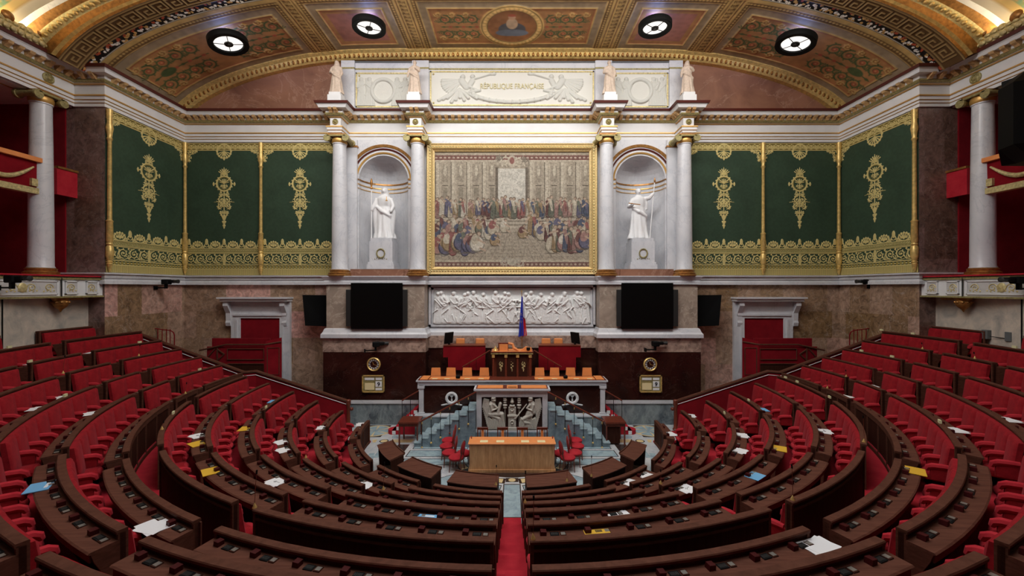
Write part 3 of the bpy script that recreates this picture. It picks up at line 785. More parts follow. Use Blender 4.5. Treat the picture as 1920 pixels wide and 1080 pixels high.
# rosettes on the frieze
def rosette(x, y, z, r, nx, ny, lab):
    m = MB(); n = Vector((nx, ny, 0)); q = n.to_track_quat('Z', 'Y').to_matrix().to_4x4(); q.translation = (x, y, z)
    m.lathe([(r, -.01), (r, .02), (r*.8, .05), (r*.62, .02), (r*.45, .03), (r*.3, .07), (.01, .08)], (0, 0, 0), gold_olive, 20, q)
    for k in range(8): a = k*PI/4; m.ball(q @ Vector((r*.68*math.cos(a), r*.68*math.sin(a), .03)), r*.14, gold_olive, n=6)
    tag(m.build('rosette', None, True), lab, 'ornament', 'gilded frieze rosettes')
for s, sd in SIDES:
    rosette(s*7.97, 18.55, CAMZ+7.5, .13, 0, -1, 'small gilded rosette on frieze above the outer column, %s of centre' % sd)
    rosette(s*4.355, 18.55, CAMZ+7.5, .13, 0, -1, 'small gilded rosette on frieze above the column beside the tapestry, %s' % sd)
    rosette(s*(XG-.03), 14.7, CAMZ+7.5, .19, -s, 0, 'large gilded rosette on gallery frieze, %s side wall' % sd)

# --- columns
def column(x, y, z0, z1, rb, rt, label, grp, rz=0):
    t = thing('marble_column', label, 'column', (x, y, z0), 0, grp)
    m = MB(); hh = z1-z0; prof = [(rb*1.08, .28), (rb*1.08, .31), (rb, .36)]+[(rb-(rb-rt)*(k/8)**1.5, .36+(hh-.36-.42)*k/8) for k in range(1, 9)]+[(rt*1.08, hh-.40), (rt*1.08, hh-.36)]
    m.lathe(prof, (x, y, z0), white_marble, 28); m.build('shaft', t, True)
    m = MB(); m.lathe([(rb*1.5, 0), (rb*1.5, .05), (rb*1.38, .08), (rb*1.42, .13), (rb*1.2, .18), (rb*1.25, .25), (rb*1.1, .29)], (x, y, z0), gold_dark, 28); m.build('base', t, True)
    m = MB(); T = Matrix.Translation((x, y, z0+hh)) @ Matrix.Rotation(rz, 4, 'Z')
    m.box(-rt*1.35, rt*1.35, -rt*1.35, rt*1.35, -.06, 0, gold_dark, T)
    for e in (-1, 1):
        for f in (-1, 1):
            q = T @ Matrix.Translation((e*rt*1.45, f*rt*1.25, -.19)) @ Matrix.Rotation(f*-PI/2, 4, 'X').inverted()
            m.lathe([(.15, -.05), (.16, .0), (.15, .05), (.12, .055), (.11, .03), (.07, .035), (.06, .06), (.01, .06)], (0, 0, 0), gold_olive, 16, q)
        m.tube([T @ Vector((e*rt*1.45, -rt*1.2, -.19)), T @ Vector((e*rt*1.45, 0, -.17)), T @ Vector((e*rt*1.45, rt*1.2, -.19))], [.13, .09, .13], gold_olive, 12)
    for f in (-1, 1): m.bbox(-rt*1.5, rt*1.5, f*rt*1.25-.05, f*rt*1.25+.05, -.13, -.05, gold_olive, .02, T)
    m.lathe([(rt*1.0, -.40), (rt*1.15, -.33), (rt*1.2, -.24), (rt*1.1, -.12)], (0, 0, 0), gold_line, 24, T)
    m.build('capital', t, True)
for s, sd in SIDES:
    column(s*7.8, 18.62, zt+.38, CAMZ+6.86, .34, .285, 'white marble column at outer side of the statue niche, %s of centre' % sd, 'columns of the tribune wall')
    column(s*4.27, 18.62, zt+.38, CAMZ+6.86, .34, .285, 'white marble column between the tapestry and the statue niche, %s' % sd, 'columns of the tribune wall')
    column(s*(XG+.0), 14.5, CAMZ+.42, CAMZ+6.86, .325, .275, 'tall white marble gallery column at %s edge of hall' % sd, None, PI/2)
# pilaster strips behind columns
m = MB()
for s in (-1, 1):
    for c in (7.55, 4.22):
        x0, x1 = sorted((s*(c-.38), s*(c+.3))); m.box(x0, x1, 19.0, 19.16, zt+.38, CAMZ+6.86, white_marble); m.box(x0-.03, x1+.03, 18.97, 19.16, CAMZ+6.5, CAMZ+6.58, gold_dark)
        m.box(x0-.02, x1+.02, 18.96, 19.16, zt+.38, CAMZ+.8, gold_dark)
struct(m.build('trim_pilasters'))

# ------------------------------------------------------------------ green hangings
GOLD = (.74, .62, .26, 1.0); GOLD2 = (.34, .27, .07, .7); GRN = (.034, .064, .037, 0.0); GRN2 = (.03, .085, .038, 0)
def make_hanging():
    c = Cv(570, 992, GRN, .8)
    hh, ww = c.a.shape[:2]; nz = vnoise(hh, ww, 9, 3)*.5+vnoise(hh, ww, 60, 4)*.5
    c.a[..., :3] *= (.75+.5*nz)[..., None]
    g, g2 = GOLD, GOLD2
    # top frieze
    c.rect(0, 0, 570, 58, (.20, .15, .035, .6)); c.rect(0, 0, 570, 5, g); c.rect(0, 52, 570, 58, g)
    for k in range(14):
        x = 20+k*41; c.spiral(x, 30, 19, g, 1.3, k*PI, 1 if k % 2 else -1, 4.5); c.palm(x+20, 48, 26, g, 5)
    # corner brackets
    for e in (0, 570):
        sg = 1 if e == 0 else -1
        for x, y, r in ((30, 72, 18), (55, 66, 14), (24, 104, 15), (22, 130, 9), (75, 60, 7)): c.spiral(e+sg*x, y, r, g, 1.4, 0, sg, 5); c.disc(e+sg*x, y, r*.4, g)
    # half medallion
    c.ring(284, 62, 52, 9, g); 
    for k in range(9): a = PI*k/8; c.disc(284+52*math.cos(a), 62+52*math.sin(a), 8, g)
    c.palm(284, 62, 42, g, 7, 1, 1.2); c.line(284, 60, 284, 128, 6, g); c.disc(284, 122, 7, g); c.ell(284, 80, 11, 16, g)
    # central medallion
    X = 284; c.ring(X, 305, 55, 11, g); c.ring(X, 305, 46, 3, g2)
    for k in range(16): a = PI*k/8; c.disc(X+63*math.cos(a), 305+63*math.sin(a), 4.5, g)
    for e in (-1, 1): c.disc(X+e*78, 308, 8, g); c.line(X+e*60, 308, X+e*80, 308, 6, g); c.disc(X+e*78, 298, 5, g); c.disc(X+e*78, 318, 5, g)
    c.palm(X, 240, 46, g, 7, -1, 1.0); c.line(X, 244, X, 182, 8, g, 3); c.disc(X, 212, 9, g); c.spiral(X-16, 232, 9, g, 1.2, PI, -1, 4); c.spiral(X+16, 232, 9, g, 1.2, 0, 1, 4)
    c.palm(X, 305, 34, g, 7, -1, 1.2); c.line(X, 272, X, 345, 5, g)
    for e in (-1, 1): c.spiral(X+e*15, 326, 14, g, 1.5, PI/2, e, 4.5); c.curve([(X, 296), (X+e*18, 288), (X+e*34, 276)], 5, g, 9)
    # pendant
    c.line(X, 362, X, 640, 6, g)
    for e in (-1, 1):
        c.spiral(X+e*18, 385, 15, g, 1.4, -PI/2, e, 6); c.spiral(X+e*20, 425, 24, g, 1.3, -PI/2, e, 8); c.spiral(X+e*24, 472, 22, g, 1.5, PI/2, -e, 8)
        c.curve([(X+e*14, 452), (X+e*42, 440), (X+e*76, 444)], 8, g, 3); c.curve([(X+e*40, 446), (X+e*56, 434)], 4, g, 2); c.rect(X+e*44-7, 478, X+e*44+7, 492, g)
        c.spiral(X+e*14, 525, 15, g, 1.4, PI/2, -e, 6); c.curve([(X+e*30, 516), (X+e*18, 545), (X+e*8, 570)], 7, g, 5); c.disc(X+e*9, 590, 7, g)
    c.ell(X, 440, 10, 18, g); c.ell(X, 560, 13, 22, g); c.ell(X, 596, 12, 12, g); c.disc(X, 618, 11, g); c.disc(X, 632, 6, g)
    # bottom border
    for k in range(5):
        x = 284+(k-2)*131
        c.ell(x, 742, 11, 24, g) if True else None
        c.ring(x, 765, 14, 5, g)
    for k in range(5):
        x = 218+(k-1)*132-0
        c.ring(x, 765, 34, 6, g, 24); c.palm(x, 780, 44, g, 5, -1, .8); c.disc(x-16, 768, 8, g); c.disc(x+16, 768, 8, g); c.spiral(x-40, 778, 12, g, 1.2, 0, 1, 5); c.spiral(x+40, 778, 12, g, 1.2, PI, -1, 5)
    c.rect(0, 788, 570, 824, (.12, .12, .035, .3)); c.rect(0, 788, 570, 793, g); c.rect(0, 819, 570, 824, g)
    for k in range(60):
        x = k*9.7; c.line(x, 796, x+7, 806, 3.2, g); c.line(x+7, 806, x, 816, 3.2, g)
    for k in range(8):
        x = 37+k*71; d = 1 if k % 2 else -1
        c.spiral(x, 868, 31, g, 1.7, PI/2*d, d, 6.5, True); c.curve([(x-34, 902), (x, 908), (x+34, 896)], 4, g); c.palm(x+36, 905, 26, g, 3, -1, .6); c.disc(x, 868, 5, g)
        c.curve([(x+30, 838), (x+44, 850), (x+38, 868)], 5, g, 3); c.disc(x+36, 836, 5, g)
    c.rect(276, 836, 294, 912, g)
    c.rect(0, 826, 570, 831, g); c.rect(0, 911, 570, 918, g)
    for k in range(24): x = k*24; c.rect(x, 920, x+12, 940, g2); c.rect(x+13, 926, x+22, 934, g)
    c.rect(0, 940, 570, 946, g)
    c.rect(0, 946, 570, 992, (.26, .21, .06, .6))
    for k in range(78): x = k*7.4; c.line(x+2, 948, x+2, 990, 3.6, g)
    return c
HG = make_hanging()
ny, nx = HG.a.shape[:2]
mask = HG.a[..., 3]; hgt = blur(mask, 1)*.022
PW = 3.58; PH = 6.22
pos = panel_pos(ny, nx, -PW/2, PW/2, PH, 0, 0, hgt)
t0 = thing('green_wall_hanging', 'x', 'wall hanging', (0, 0, 0))
cl = gridmesh('embroidered_cloth', pos, np.concatenate([HG.a[..., :3], mask[..., None]], -1), cloth_attr, t0)
zb = CAMZ+.6
hang_pos = []
for s, sd in SIDES:
    hang_pos += [((s*13.55, YW-.03, zb), 0, 'green cloth hanging with gold border in the back %s corner' % sd), ((s*9.98, YW-.03, zb), 0, 'green cloth hanging with gold border nearest the %s column of the tribune' % sd),
                 ((s*(XW-.03), 17.47, zb), -s*PI/2, 'green cloth hanging with gold border on the %s side wall' % sd)]
for k, (loc, rz, lab) in enumerate(hang_pos):
    if k == 0: t0.location = loc; t0.rotation_euler = (0, 0, rz); t0['label'] = lab; t0['group'] = 'green hangings of the hall'
    else: r = copy_tree(t0, loc, rz, lab, 'green hangings of the hall', (1.045 if rz else 1, 1, 1))
def pole(x, y, lab):
    m = MB(); m.lathe([(.01, 0), (.05, .12), (.09, .33), (.07, .36), (.10, .40), (.07, .44), (.12, .60), (.12, .95), (.08, 1.02), (.11, 1.06), (.08, 1.12), (.11, 1.2), (.10, 1.9), (.12, 1.95), (.075, 2.0), (.065, 5.0), (.10, 5.08), (.07, 5.14), (.09, 5.3), (.12, 5.5), (.08, 5.7), (.10, 6.2)], (x, y, zb), gold, 14)
    tag(m.build('gilded_pole', None, True), lab, 'pole', 'gilded poles between the hangings')
for s, sd in SIDES:
    pole(s*(XW-.15), YW-.15, 'slim gilded pole in the corner of the green hangings, %s side' % sd); pole(s*11.77, YW-.12, 'slim gilded pole between the two green hangings of the back wall, %s' % sd)
    pole(s*(XW-.12), YP+.07, 'slim gilded pole at the front edge of the side wall hanging, %s' % sd)

# ------------------------------------------------------------------ tapestry (generic woven scene: colonnade and robed crowd)
def make_tapestry():
    c = Cv(580, 430, (.36, .30, .22, 0), 1.0); H_, W_ = c.a.shape[:2]
    st = (.30, .25, .185, 0); lt = (.46, .40, .30, 0); dk = (.15, .12, .09, 0)
    for x in range(0, 580, 58):                                   # tall columns and windows
        if 225 < x < 345: continue
        c.rect(x+4, 36, x+24, 230, lt); c.rect(x+4, 36, x+7, 230, dk); c.rect(x+19, 36, x+21, 230, st); c.rect(x+30, 50, x+52, 110, st); c.ell(x+41, 70, 6, 18, lt); c.disc(x+41, 52, 4, lt); c.rect(x+30, 122, x+52, 126, dk); c.rect(x+32, 132, x+50, 220, (.26, .22, .16, 0))
    c.rect(232, 60, 346, 230, (.50, .49, .44, 0))                 # pale opening with hills
    for k in range(9): c.ell(240+k*13, 215-8*math.sin(k*1.7), 22, 26, (.36, .38, .32, 0))
    c.rect(228, 50, 238, 232, dk); c.rect(340, 50, 350, 232, dk); c.rect(222, 46, 356, 56, st)
    for k in range(4): c.rect(0, 228+k*14, 580, 232+k*14, (.20, .165, .12, 0)); c.rect(0, 232+k*14, 580, 242+k*14, (.40, .345, .26, 0))
    for k in range(10): c.rect(0, 300+k*13, 580, 301.5+k*13, (.24, .2, .15, 0)); 
    for k in range(24): c.line(290+(k-12)*16, 300, 290+(k-12)*46, 430, 1.6, (.22, .18, .14, 0))
    pal = [(.30, .07, .07), (.06, .09, .17), (.10, .10, .20), (.42, .36, .26), (.45, .40, .30), (.32, .20, .08), (.16, .05, .05), (.13, .15, .11), (.34, .15, .14), (.50, .46, .38)]
    r = random.Random(5)
    def person(x, y, hh, crouch=False):
        a = r.choice(pal)+(0,); b = r.choice(pal)+(0,); sk = (.42, .28, .19, 0); w = hh*.30; dkc = tuple(q*.45 for q in a[:3])+(0,)
        if crouch:
            c.ell(x, y-hh*.25, w*.95, hh*.3, dkc); c.ell(x, y-hh*.27, w*.8, hh*.27, a); c.ell(x-w*.2, y-hh*.45, w*.5, hh*.2, b, .4); c.disc(x+w*.2, y-hh*.66, hh*.085, (.16, .1, .07, 0)); c.disc(x+w*.25, y-hh*.64, hh*.065, sk)
            c.line(x, y-hh*.45, x+w*.9, y-hh*.3, hh*.07, sk); c.line(x+w*.4, y-hh*.1, x+w*1.0, y-2, hh*.08, sk)
        else:
            c.line(x, y-hh*.62, x, y-3, w*.75, dkc, w*1.05); c.line(x, y-hh*.62, x, y-4, w*.6, a, w*.85); c.line(x-w*.2, y-hh*.72, x+w*.15, y-hh*.25, w*.5, b, w*.35)
            for q in range(3): xx = x+(q-1)*w*.24; c.line(xx, y-hh*.5, xx+r.uniform(-3, 3), y-5, 1.6, dkc)
            c.disc(x, y-hh*.86, hh*.085, (.18, .12, .08, 0)); c.disc(x+r.uniform(-1.5, 1.5), y-hh*.845, hh*.062, sk)
            e = r.choice((-1, 1)); c.line(x+e*w*.25, y-hh*.68, x+e*w*.75, y-hh*r.uniform(.4, .75), hh*.07, sk)
        c.line(x-w*.7, y+1, x+w*.7, y+1, 2.5, (.14, .11, .08, 0))
    for k in range(34): person(12+k*17+r.uniform(-5, 5), 236+r.uniform(-4, 8), 74+r.uniform(-6, 6))
    for k in range(15): person(14+k*15+r.uniform(-5, 5), 318+r.uniform(-12, 14), 86, r.random() < .5)
    for k in range(15): person(360+k*15+r.uniform(-5, 5), 312+r.uniform(-12, 18), 86, r.random() < .5)
    for k in range(11): person(18+k*14+r.uniform(-5, 5), 372+r.uniform(-6, 14), 100, r.random() < .6)
    for k in range(10): person(440+k*14+r.uniform(-5, 5), 366+r.uniform(-6, 14), 98, r.random() < .5)
    for x, y in ((262, 300), (330, 322), (226, 350)): person(x, y, 70, True)
    # woven borders with garland
    c.rect(0, 0, 580, 10, (.40, .33, .24, 0)); c.rect(0, 10, 580, 28, (.22, .07, .06, 0)); c.rect(0, 28, 580, 34, (.44, .38, .28, 0))
    for k in range(36): c.ell(8+k*16.2, 19, 5, 3, (.46, .34, .26, 0))
    c.rect(0, 404, 580, 412, (.44, .38, .28, 0)); c.rect(0, 412, 580, 430, (.20, .08, .07, 0))
    for k in range(36): c.ell(8+k*16.2, 421, 5, 4, (.40, .30, .22, 0))
    for e in (-1, 1):
        c.spiral(290+e*26, 34, 20, (.46, .40, .30, 0), 1.4, 0, e, 6); c.spiral(290+e*48, 24, 12, (.2, .17, .13, 0), 1.3, 0, e, 5); c.spiral(290+e*24, 412, 18, (.36, .32, .26, 0), 1.4, 0, e, 5)
    c.ell(290, 34, 17, 24, (.44, .37, .28, 0)); c.ell(290, 30, 9, 13, (.30, .08, .07, 0)); c.ell(290, 412, 18, 14, (.40, .36, .28, 0))
    nz = vnoise(H_, W_, 2.2, 1)*.5+vnoise(H_, W_, 5, 2)*.5
    gm = c.a[..., :3].mean(-1, keepdims=True); c.a[..., :3] = c.a[..., :3]*.55+gm*np.array((1.08, .98, .80))*.45
    c.a[..., :3] *= (.55+.8*nz)[..., None]
    return c
TP = make_tapestry(); ny, nx = TP.a.shape[:2]
x0, x1 = (814-960)/F*19.0, (1106-960)/F*19.0
tf = thing('framed_tapestry', 'large woven tapestry of a robed crowd in a broad gilded frame above the relief', 'tapestry', (0, 19.05, CAMZ+.6))
TP.a[..., 3] = 0
gridmesh('tapestry_cloth', panel_pos(ny, nx, x0, x1, Z(286, 19.0), Z(500, 19.0), 19.03), TP.a, tap_attr, tf)
m = MB(); xo = 3.93; zo0, zo1 = Z(515, 19.0), Z(270, 19.0)
rect_path = [(-xo, zo0), (-xo, zo1), (xo, zo1), (xo, zo0), (-xo, zo0)]
fp = [(0, .02), (0, .16), (.04, .20), (.10, .16), (.14, .19), (.2, .17), (.24, .21), (.30, .12), (.36, .08), (.36, .02)]
cs = [(-xo, zo0, 1, 1), (-xo, zo1, 1, -1), (xo, zo1, -1, -1), (xo, zo0, -1, 1)]
vs = []; k = len(fp)
for x, z, sx, sz in cs: vs += [(x+sx*a, 19.05-b, z+sz*a) for a, b in fp]
m.add(vs, [(i*k+j, ((i+1) % 4)*k+j, ((i+1) % 4)*k+j+1, i*k+j+1) for i in range(4) for j in range(k-1)], frame_gold)
for i in range(int(2*xo/.13)):
    for zz in (zo0+.17, zo1-.17): m.ball((-xo+.1+i*.13, 18.87, zz), .045, gold_pale, 1.2, .6, .8, 6)
for i in range(int((zo1-zo0)/.13)):
    for xx in (-xo+.17, xo-.17): m.ball((xx, 18.87, zo0+.1+i*.13), .045, gold_pale, .8, .6, 1.2, 6)
m.build('frame', tf, False)

# ------------------------------------------------------------------ reliefs
def robed(h, x, yb, hh, r, amp=1.0, lean=0, seated=False):
    """one robed figure, feet at yb, height hh (canvas units, y down)"""
    w = hh*.16; top = yb-hh
    hx = x+lean*hh*.25
    if seated:
        h.cap(hx, top+hh*.12, hx, top+hh*.13, hh*.085, hh*.085, .8*amp, .2*amp)
        h.cap(hx, top+hh*.26, x, yb-hh*.42, w*.9, w*1.1, .7*amp, .1*amp); kn = x+lean*hh*.5+(.35*hh if lean >= 0 else -.35*hh)
        h.cap(x, yb-hh*.4, kn, yb-hh*.42, w*.95, w*.8, .8*amp, .15*amp); h.cap(kn, yb-hh*.42, kn+r.uniform(-.1, .15)*hh, yb, w*.8, w*.7, .7*amp, .1*amp)
        h.folds(x, yb-hh*.42, x, yb, w, w*1.7, 5, .7*amp); h.folds(kn, yb-hh*.4, kn, yb, w*.7, w*1.0, 4, .8*amp)
    else:
        h.cap(hx, top+hh*.085, hx, top+hh*.10, hh*.075, hh*.07, .85*amp, .2*amp)
        h.cap(hx, top+hh*.24, x, top+hh*.5, w*.85, w*.8, .7*amp, .1*amp); h.cap(x, top+hh*.5, x, yb-3, w*.85, w*1.25, .6*amp, .1*amp)
        h.folds(x, top+hh*.42, x, yb, w*.8, w*1.3, 5, .75*amp)
    e = r.choice((-1, 1)); ex = hx+e*w*1.3; ey = top+hh*r.uniform(.36, .46)
    h.cap(hx+e*w*.7, top+hh*.23, ex, ey, w*.34, w*.28, .7*amp, .3*amp); h.cap(ex, ey, ex+r.choice((-1, 1))*w*1.2, ey-hh*r.uniform(-.05, .16), w*.28, w*.2, .7*amp, .3*amp)
    h.pline([(hx-e*w*.7, top+hh*.27), (hx, top+hh*r.uniform(.34, .42)), (hx+e*w*.6, top+hh*r.uniform(.4, .55))], w*.11, .2*amp, .75*amp)
def relief_obj(name, hv, x0, x1, zt, zb, y, depth, col0, col1, parent, thr=.05, extra=None):
    a = hv.a[..., 0].copy(); ny, nx = a.shape
    a = a+.06*vnoise(ny, nx, 3, 5)*(a > .02); hb = blur(a, 1)
    lap = np.clip((blur(a, 5)-hb)*1.2, 0, .5) if False else 0
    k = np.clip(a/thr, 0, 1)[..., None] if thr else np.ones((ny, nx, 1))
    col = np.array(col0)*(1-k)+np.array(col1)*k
    col = np.concatenate([col, np.zeros((ny, nx, 1))], -1)
    return gridmesh(name, panel_pos(ny, nx, x0, x1, zt, zb, y, hb*depth), col, relief_attr, parent)
# long relief behind the president's chair
rr = random.Random(11); hv = Hv(600, 138, .95)
hv.cap(0, 134, 600, 134, 6, 6, .4)
xs = [22, 48, 80, 108, 134, 170, 206, 238, 266, 302, 338, 364, 396, 424, 452, 484, 512, 546, 576]
for k, x in enumerate(xs):
    robed(hv, x, 130, rr.uniform(112, 122), rr, 1.0, rr.choice((-.5, .5, .25, 0)), False)
for k in range(70): x = rr.uniform(10, 590); y = rr.uniform(45, 120); a = rr.uniform(-1.0, 1.0); L = rr.uniform(14, 34); hv.cap(x, y, x+L*math.sin(a), y+L*math.cos(a), 2.8, 1.8, .4, .55)
for k in range(14): x = rr.uniform(150, 450); y = rr.uniform(50, 80); hv.cap(x, y, x+rr.choice((-30, 30)), y+rr.uniform(-5, 8), 4.5, 3, .5, .35)
rf = thing('marble_relief', 'long white marble relief of robed figures below the gilded tapestry', 'relief', (0, 19.2, CAMZ-1.8))
x0, x1 = -3.70, 3.70
relief_obj('carved_figures', hv, x0, x1, Z(540, 19.2), Z(607, 19.2), 19.26, .22, (.74, .74, .72), (.80, .80, .78), rf, 0)
m = MB()
for a, b in ((.0, .11), (.12, .05)):
    for x in (-3.88+a, 3.88-a-.1): m.box(x, x+.1, 19.26-b, 19.3, CAMZ-1.8, CAMZ+.14-a, white_marble)
    m.box(-3.88+a, 3.88-a, 19.26-b, 19.3, CAMZ+.04-a, CAMZ+.14-a, white_marble); m.box(-3.88+a, 3.88-a, 19.26-b, 19.3, CAMZ-1.8, CAMZ-1.7, white_marble)
m.box(-3.7, 3.7, 19.1, 19.3, CAMZ+.0, CAMZ+.03, terracotta)
m.build('frame', rf)

# attic with its three reliefs
YA = 19.1; at = MB()
za0, za1 = CAMZ+8.2, Z(118, YA)
at.box(-7.9, 7.9, YA, YW, za0, za1, white_marble)
for s in (-1, 1):
    for c0, c1 in ((7.28, 7.9), (3.85, 4.62)):
        x0, x1 = sorted((s*c0, s*c1)); at.box(x0, x1, YA-.09, YA, za0, za1+.07, white_marble); at.box(x0, x1, YA-.10, YA, Z(131, YA), Z(128, YA), gold_olive)
at.box(-7.9, 7.9, YA-.02, YA, Z(131, YA), Z(128.3, YA), gold_olive); at.box(-7.92, 7.92, YA-.05, YW, za1, za1+.06, lead)
at.box(-7.28, 7.28, YA-.06, YA, za0, za0+.14, white_marble)
struct(at.build('wall_back_attic'))
def attic_panel(x0, x1, label, kind):
    z0, z1 = Z(199, YA) if kind == 'c' else Z(202, YA), Z(134, YA) if kind == 'c' else Z(137, YA)
    t = thing('attic_relief', label, 'relief', ((x0+x1)/2, YA, z0)); r = random.Random(3+int(x0*3))
    m = MB()
    for a0, a1, b0, b1 in ((x0, x1, z1-.06, z1), (x0, x1, z0, z0+.06), (x0, x0+.06, z0, z1), (x1-.06, x1, z0, z1)): m.box(a0, a1, YA-.05, YA, b0, b1, gold_pale)
    for a in (x0+.16, x1-.16):
        for b in (z0+.14, z1-.14): m.ball((a, YA-.04, b), .045, gold_pale, n=8)
    m.build('gilt_border', t)
    if kind == 'c':
        h = Hv(460, 96, 1.15)
        for s in (-1, 1):
            X = lambda v: 230+s*v
            for k in range(9): a = .15*k; h.cap(X(140), 22, X(140+60*math.cos(a-.2)), 22+52*math.sin(a*.8), 1.8, 3.2, .5, .05+.1*(k%2))
            for k in range(10): h.cap(X(150), 48, X(208-k*12), 88-abs(k-3)*1.8-(k%3)*5, 2.5, 5.0, .6, .08+.1*(k%2))
            h.cap(X(140), 14, X(140), 15, 7, 7, .8, .2); h.cap(X(112), 13, X(112), 14, 6.5, 6.5, .8, .2)
            h.cap(X(143), 26, X(130), 44, 10, 9, .8, .1); h.cap(X(113), 26, X(122), 42, 8, 8, .7, .1); h.cap(X(132), 40, X(100), 52, 4, 3, .6, .3)
            h.cap(X(112), 22, X(60), 6, 2.4, 2.6, .5, .2); h.cap(X(66), 7, X(50), 5, 3, 5, .5, .2)
            h.cap(X(120), 60, X(92), 54, 5, 4, .6, .3)
        pts = [(230+115*math.cos(PI-PI*k/16), 56+32*math.sin(PI*k/16)) for k in range(17)]; h.pline(pts, 6, .7, .1); 
        for k in range(0, 17): h.cap(pts[k][0], pts[k][1]-5, pts[k][0], pts[k][1]+5, 1.6, 1.6, .3, .7)
    else:
        h = Hv(170, 104, 1.2)
        for x in (14, 40, 128, 154): robed(h, x, 102, 92, r, .8)
        for k in range(14): x = r.uniform(6, 164); h.cap(x, r.uniform(10, 95), x+r.uniform(-9, 9), r.uniform(20, 100), 3, 2.5, .4, .2)
        n = 30; h.pline([(84+36*math.cos(2*PI*k/n), 54+36*math.sin(2*PI*k/n)) for k in range(n+1)], 6, .7, .2)
        yy, xx = np.mgrid[0:h.a.shape[0], 0:h.a.shape[1]]; dd = np.hypot(xx/1.2-84, yy/1.2-54); h.a[..., 0] = np.where(dd < 30, .12, h.a[..., 0])
    relief_obj('carved_panel', h, x0+.06, x1-.06, z1-.06, z0+.06, YA-.02, .11, (.70, .69, .63), (.60, .60, .55), t, .5)
    if kind == 'c':
        cu = bpy.data.curves.new('inscription', 'FONT'); cu.body = 'RÉPUBLIQUE FRANÇAISE'; cu.size = .34; cu.align_x = 'CENTER'; cu.extrude = .008; cu.space_character = 1.05; cu.offset = .002
        o = bpy.data.objects.new('tmp', cu); COL.objects.link(o); bpy.context.view_layer.update()
        me = bpy.data.meshes.new_from_object(o.evaluated_get(bpy.context.evaluated_depsgraph_get())); bpy.data.objects.remove(o)
        k = 2.95/max(v.co.x for v in me.vertices)/2
        me.transform(Matrix.Translation((0, -.05, Z(167, YA)-t.location.z)) @ Matrix.Rotation(PI/2, 4, 'X') @ Matrix.Diagonal((k, 1.0, 1, 1)))
        me.materials.clear(); me.materials.append(pale_gilt_text); o = bpy.data.objects.new('inscription', me); COL.objects.link(o); o.parent = t
attic_panel(-3.8, 3.8, 'wide carved panel with gilt inscription and winged figures high above the tapestry', 'c')
attic_panel(-7.24, -4.66, 'square carved panel with a round blank shield, left of the inscription panel', 's')
attic_panel(4.66, 7.24, 'square carved panel with a round blank shield, right of the inscription panel', 's')

# ------------------------------------------------------------------ statues
def remesh(mb, name, mat, parent, vox=.03, smooth=2):
    o = mb.build(name, parent, True)
    md = o.modifiers.new('r', 'REMESH'); md.mode = 'VOXEL'; md.voxel_size = vox; md.use_smooth_shade = True
    sm = o.modifiers.new('s', 'SMOOTH'); sm.factor = .5; sm.iterations = smooth
    bpy.context.view_layer.update()
    me = bpy.data.meshes.new_from_object(o.evaluated_get(bpy.context.evaluated_depsgraph_get()))
    o.modifiers.clear(); o.data = me; me.materials.clear(); me.materials.append(mat)
    for p in me.polygons: p.material_index = 0
    return o
def robed_body(m, c, hh, r, arms, veil=False, mat=None, twist=0):
    x, y, z = c; n = 40; vs = []; lv = []
    prof = [(0, .19), (.03, .185), (.15, .16), (.3, .145), (.45, .135), (.55, .12), (.62, .105), (.70, .12), (.77, .125), (.81, .11), (.835, .06), (.86, .045)]
    for zz, rad in prof:
        amp = .12*max(0, 1-zz/.62)+.02
        for j in range(n):
            a = 2*PI*j/n; q = rad*hh*(1+amp*math.sin(9*a+zz*5+twist)+amp*.5*math.sin(15*a-zz*3))
            vs.append((x+q*math.cos(a)*1.08, y+q*math.sin(a)*.72, z+zz*hh))
    k = len(prof); fs = [(i*n+j, i*n+(j+1) % n, (i+1)*n+(j+1) % n, (i+1)*n+j) for i in range(k-1) for j in range(n)]
    fs += [tuple(range(n-1, -1, -1)), tuple((k-1)*n+j for j in range(n))]
    m.add(vs, fs, mat)
    m.ball((x, y-.005*hh, z+.925*hh), .058*hh, mat, .85, 1.0, 1.2, 14)
    m.ball((x, y-.06*hh, z+.915*hh), .012*hh, mat, .8, 1.3, 1.6, 8); m.ball((x, y+.02*hh, z+.945*hh), .06*hh, mat, 1, 1, 1, 12)
    if veil:
        m.tube([(x, y+.02*hh, z+.97*hh), (x, y+.05*hh, z+.85*hh), (x, y+.07*hh, z+.7*hh)], [.06*hh, .09*hh, .11*hh], mat, 14)
    for pts in arms:
        m.tube([(x+a*hh, y+b*hh, z+q*hh) for a, b, q in pts], [.045*hh, .042*hh, .03*hh, .022*hh][:len(pts)], mat, 12)
        a, b, q = pts[-1]; m.ball((x+a*hh, y+b*hh, z+q*hh), .026*hh, mat)
    # mantle draped across hips
    m.tube([(x-.13*hh, y-.03*hh, z+.62*hh), (x-.02*hh, y-.11*hh, z+.52*hh), (x+.12*hh, y-.06*hh, z+.45*hh), (x+.13*hh, y+.03*hh, z+.3*hh), (x+.14*hh, y, z+.06*hh)], [.03*hh, .035*hh, .04*hh, .04*hh, .05*hh], mat, 10)
def ped(m, x, y, w, d, z0, z1, mt):
    m.box(x-w/2*1.18, x+w/2*1.18, y-d/2*1.18, y+d/2*1.18, z0, z0+.22, mt); m.box(x-w/2*1.1, x+w/2*1.1, y-d/2*1.1, y+d/2*1.1, z0+.22, z0+.32, mt)
    m.box(x-w/2, x+w/2, y-d/2, y+d/2, z0+.32, z1-.15, mt); m.box(x-w/2*.92, x+w/2*.92, y-d/2*.92, y+d/2*.92, z1-.15, z1, mt)
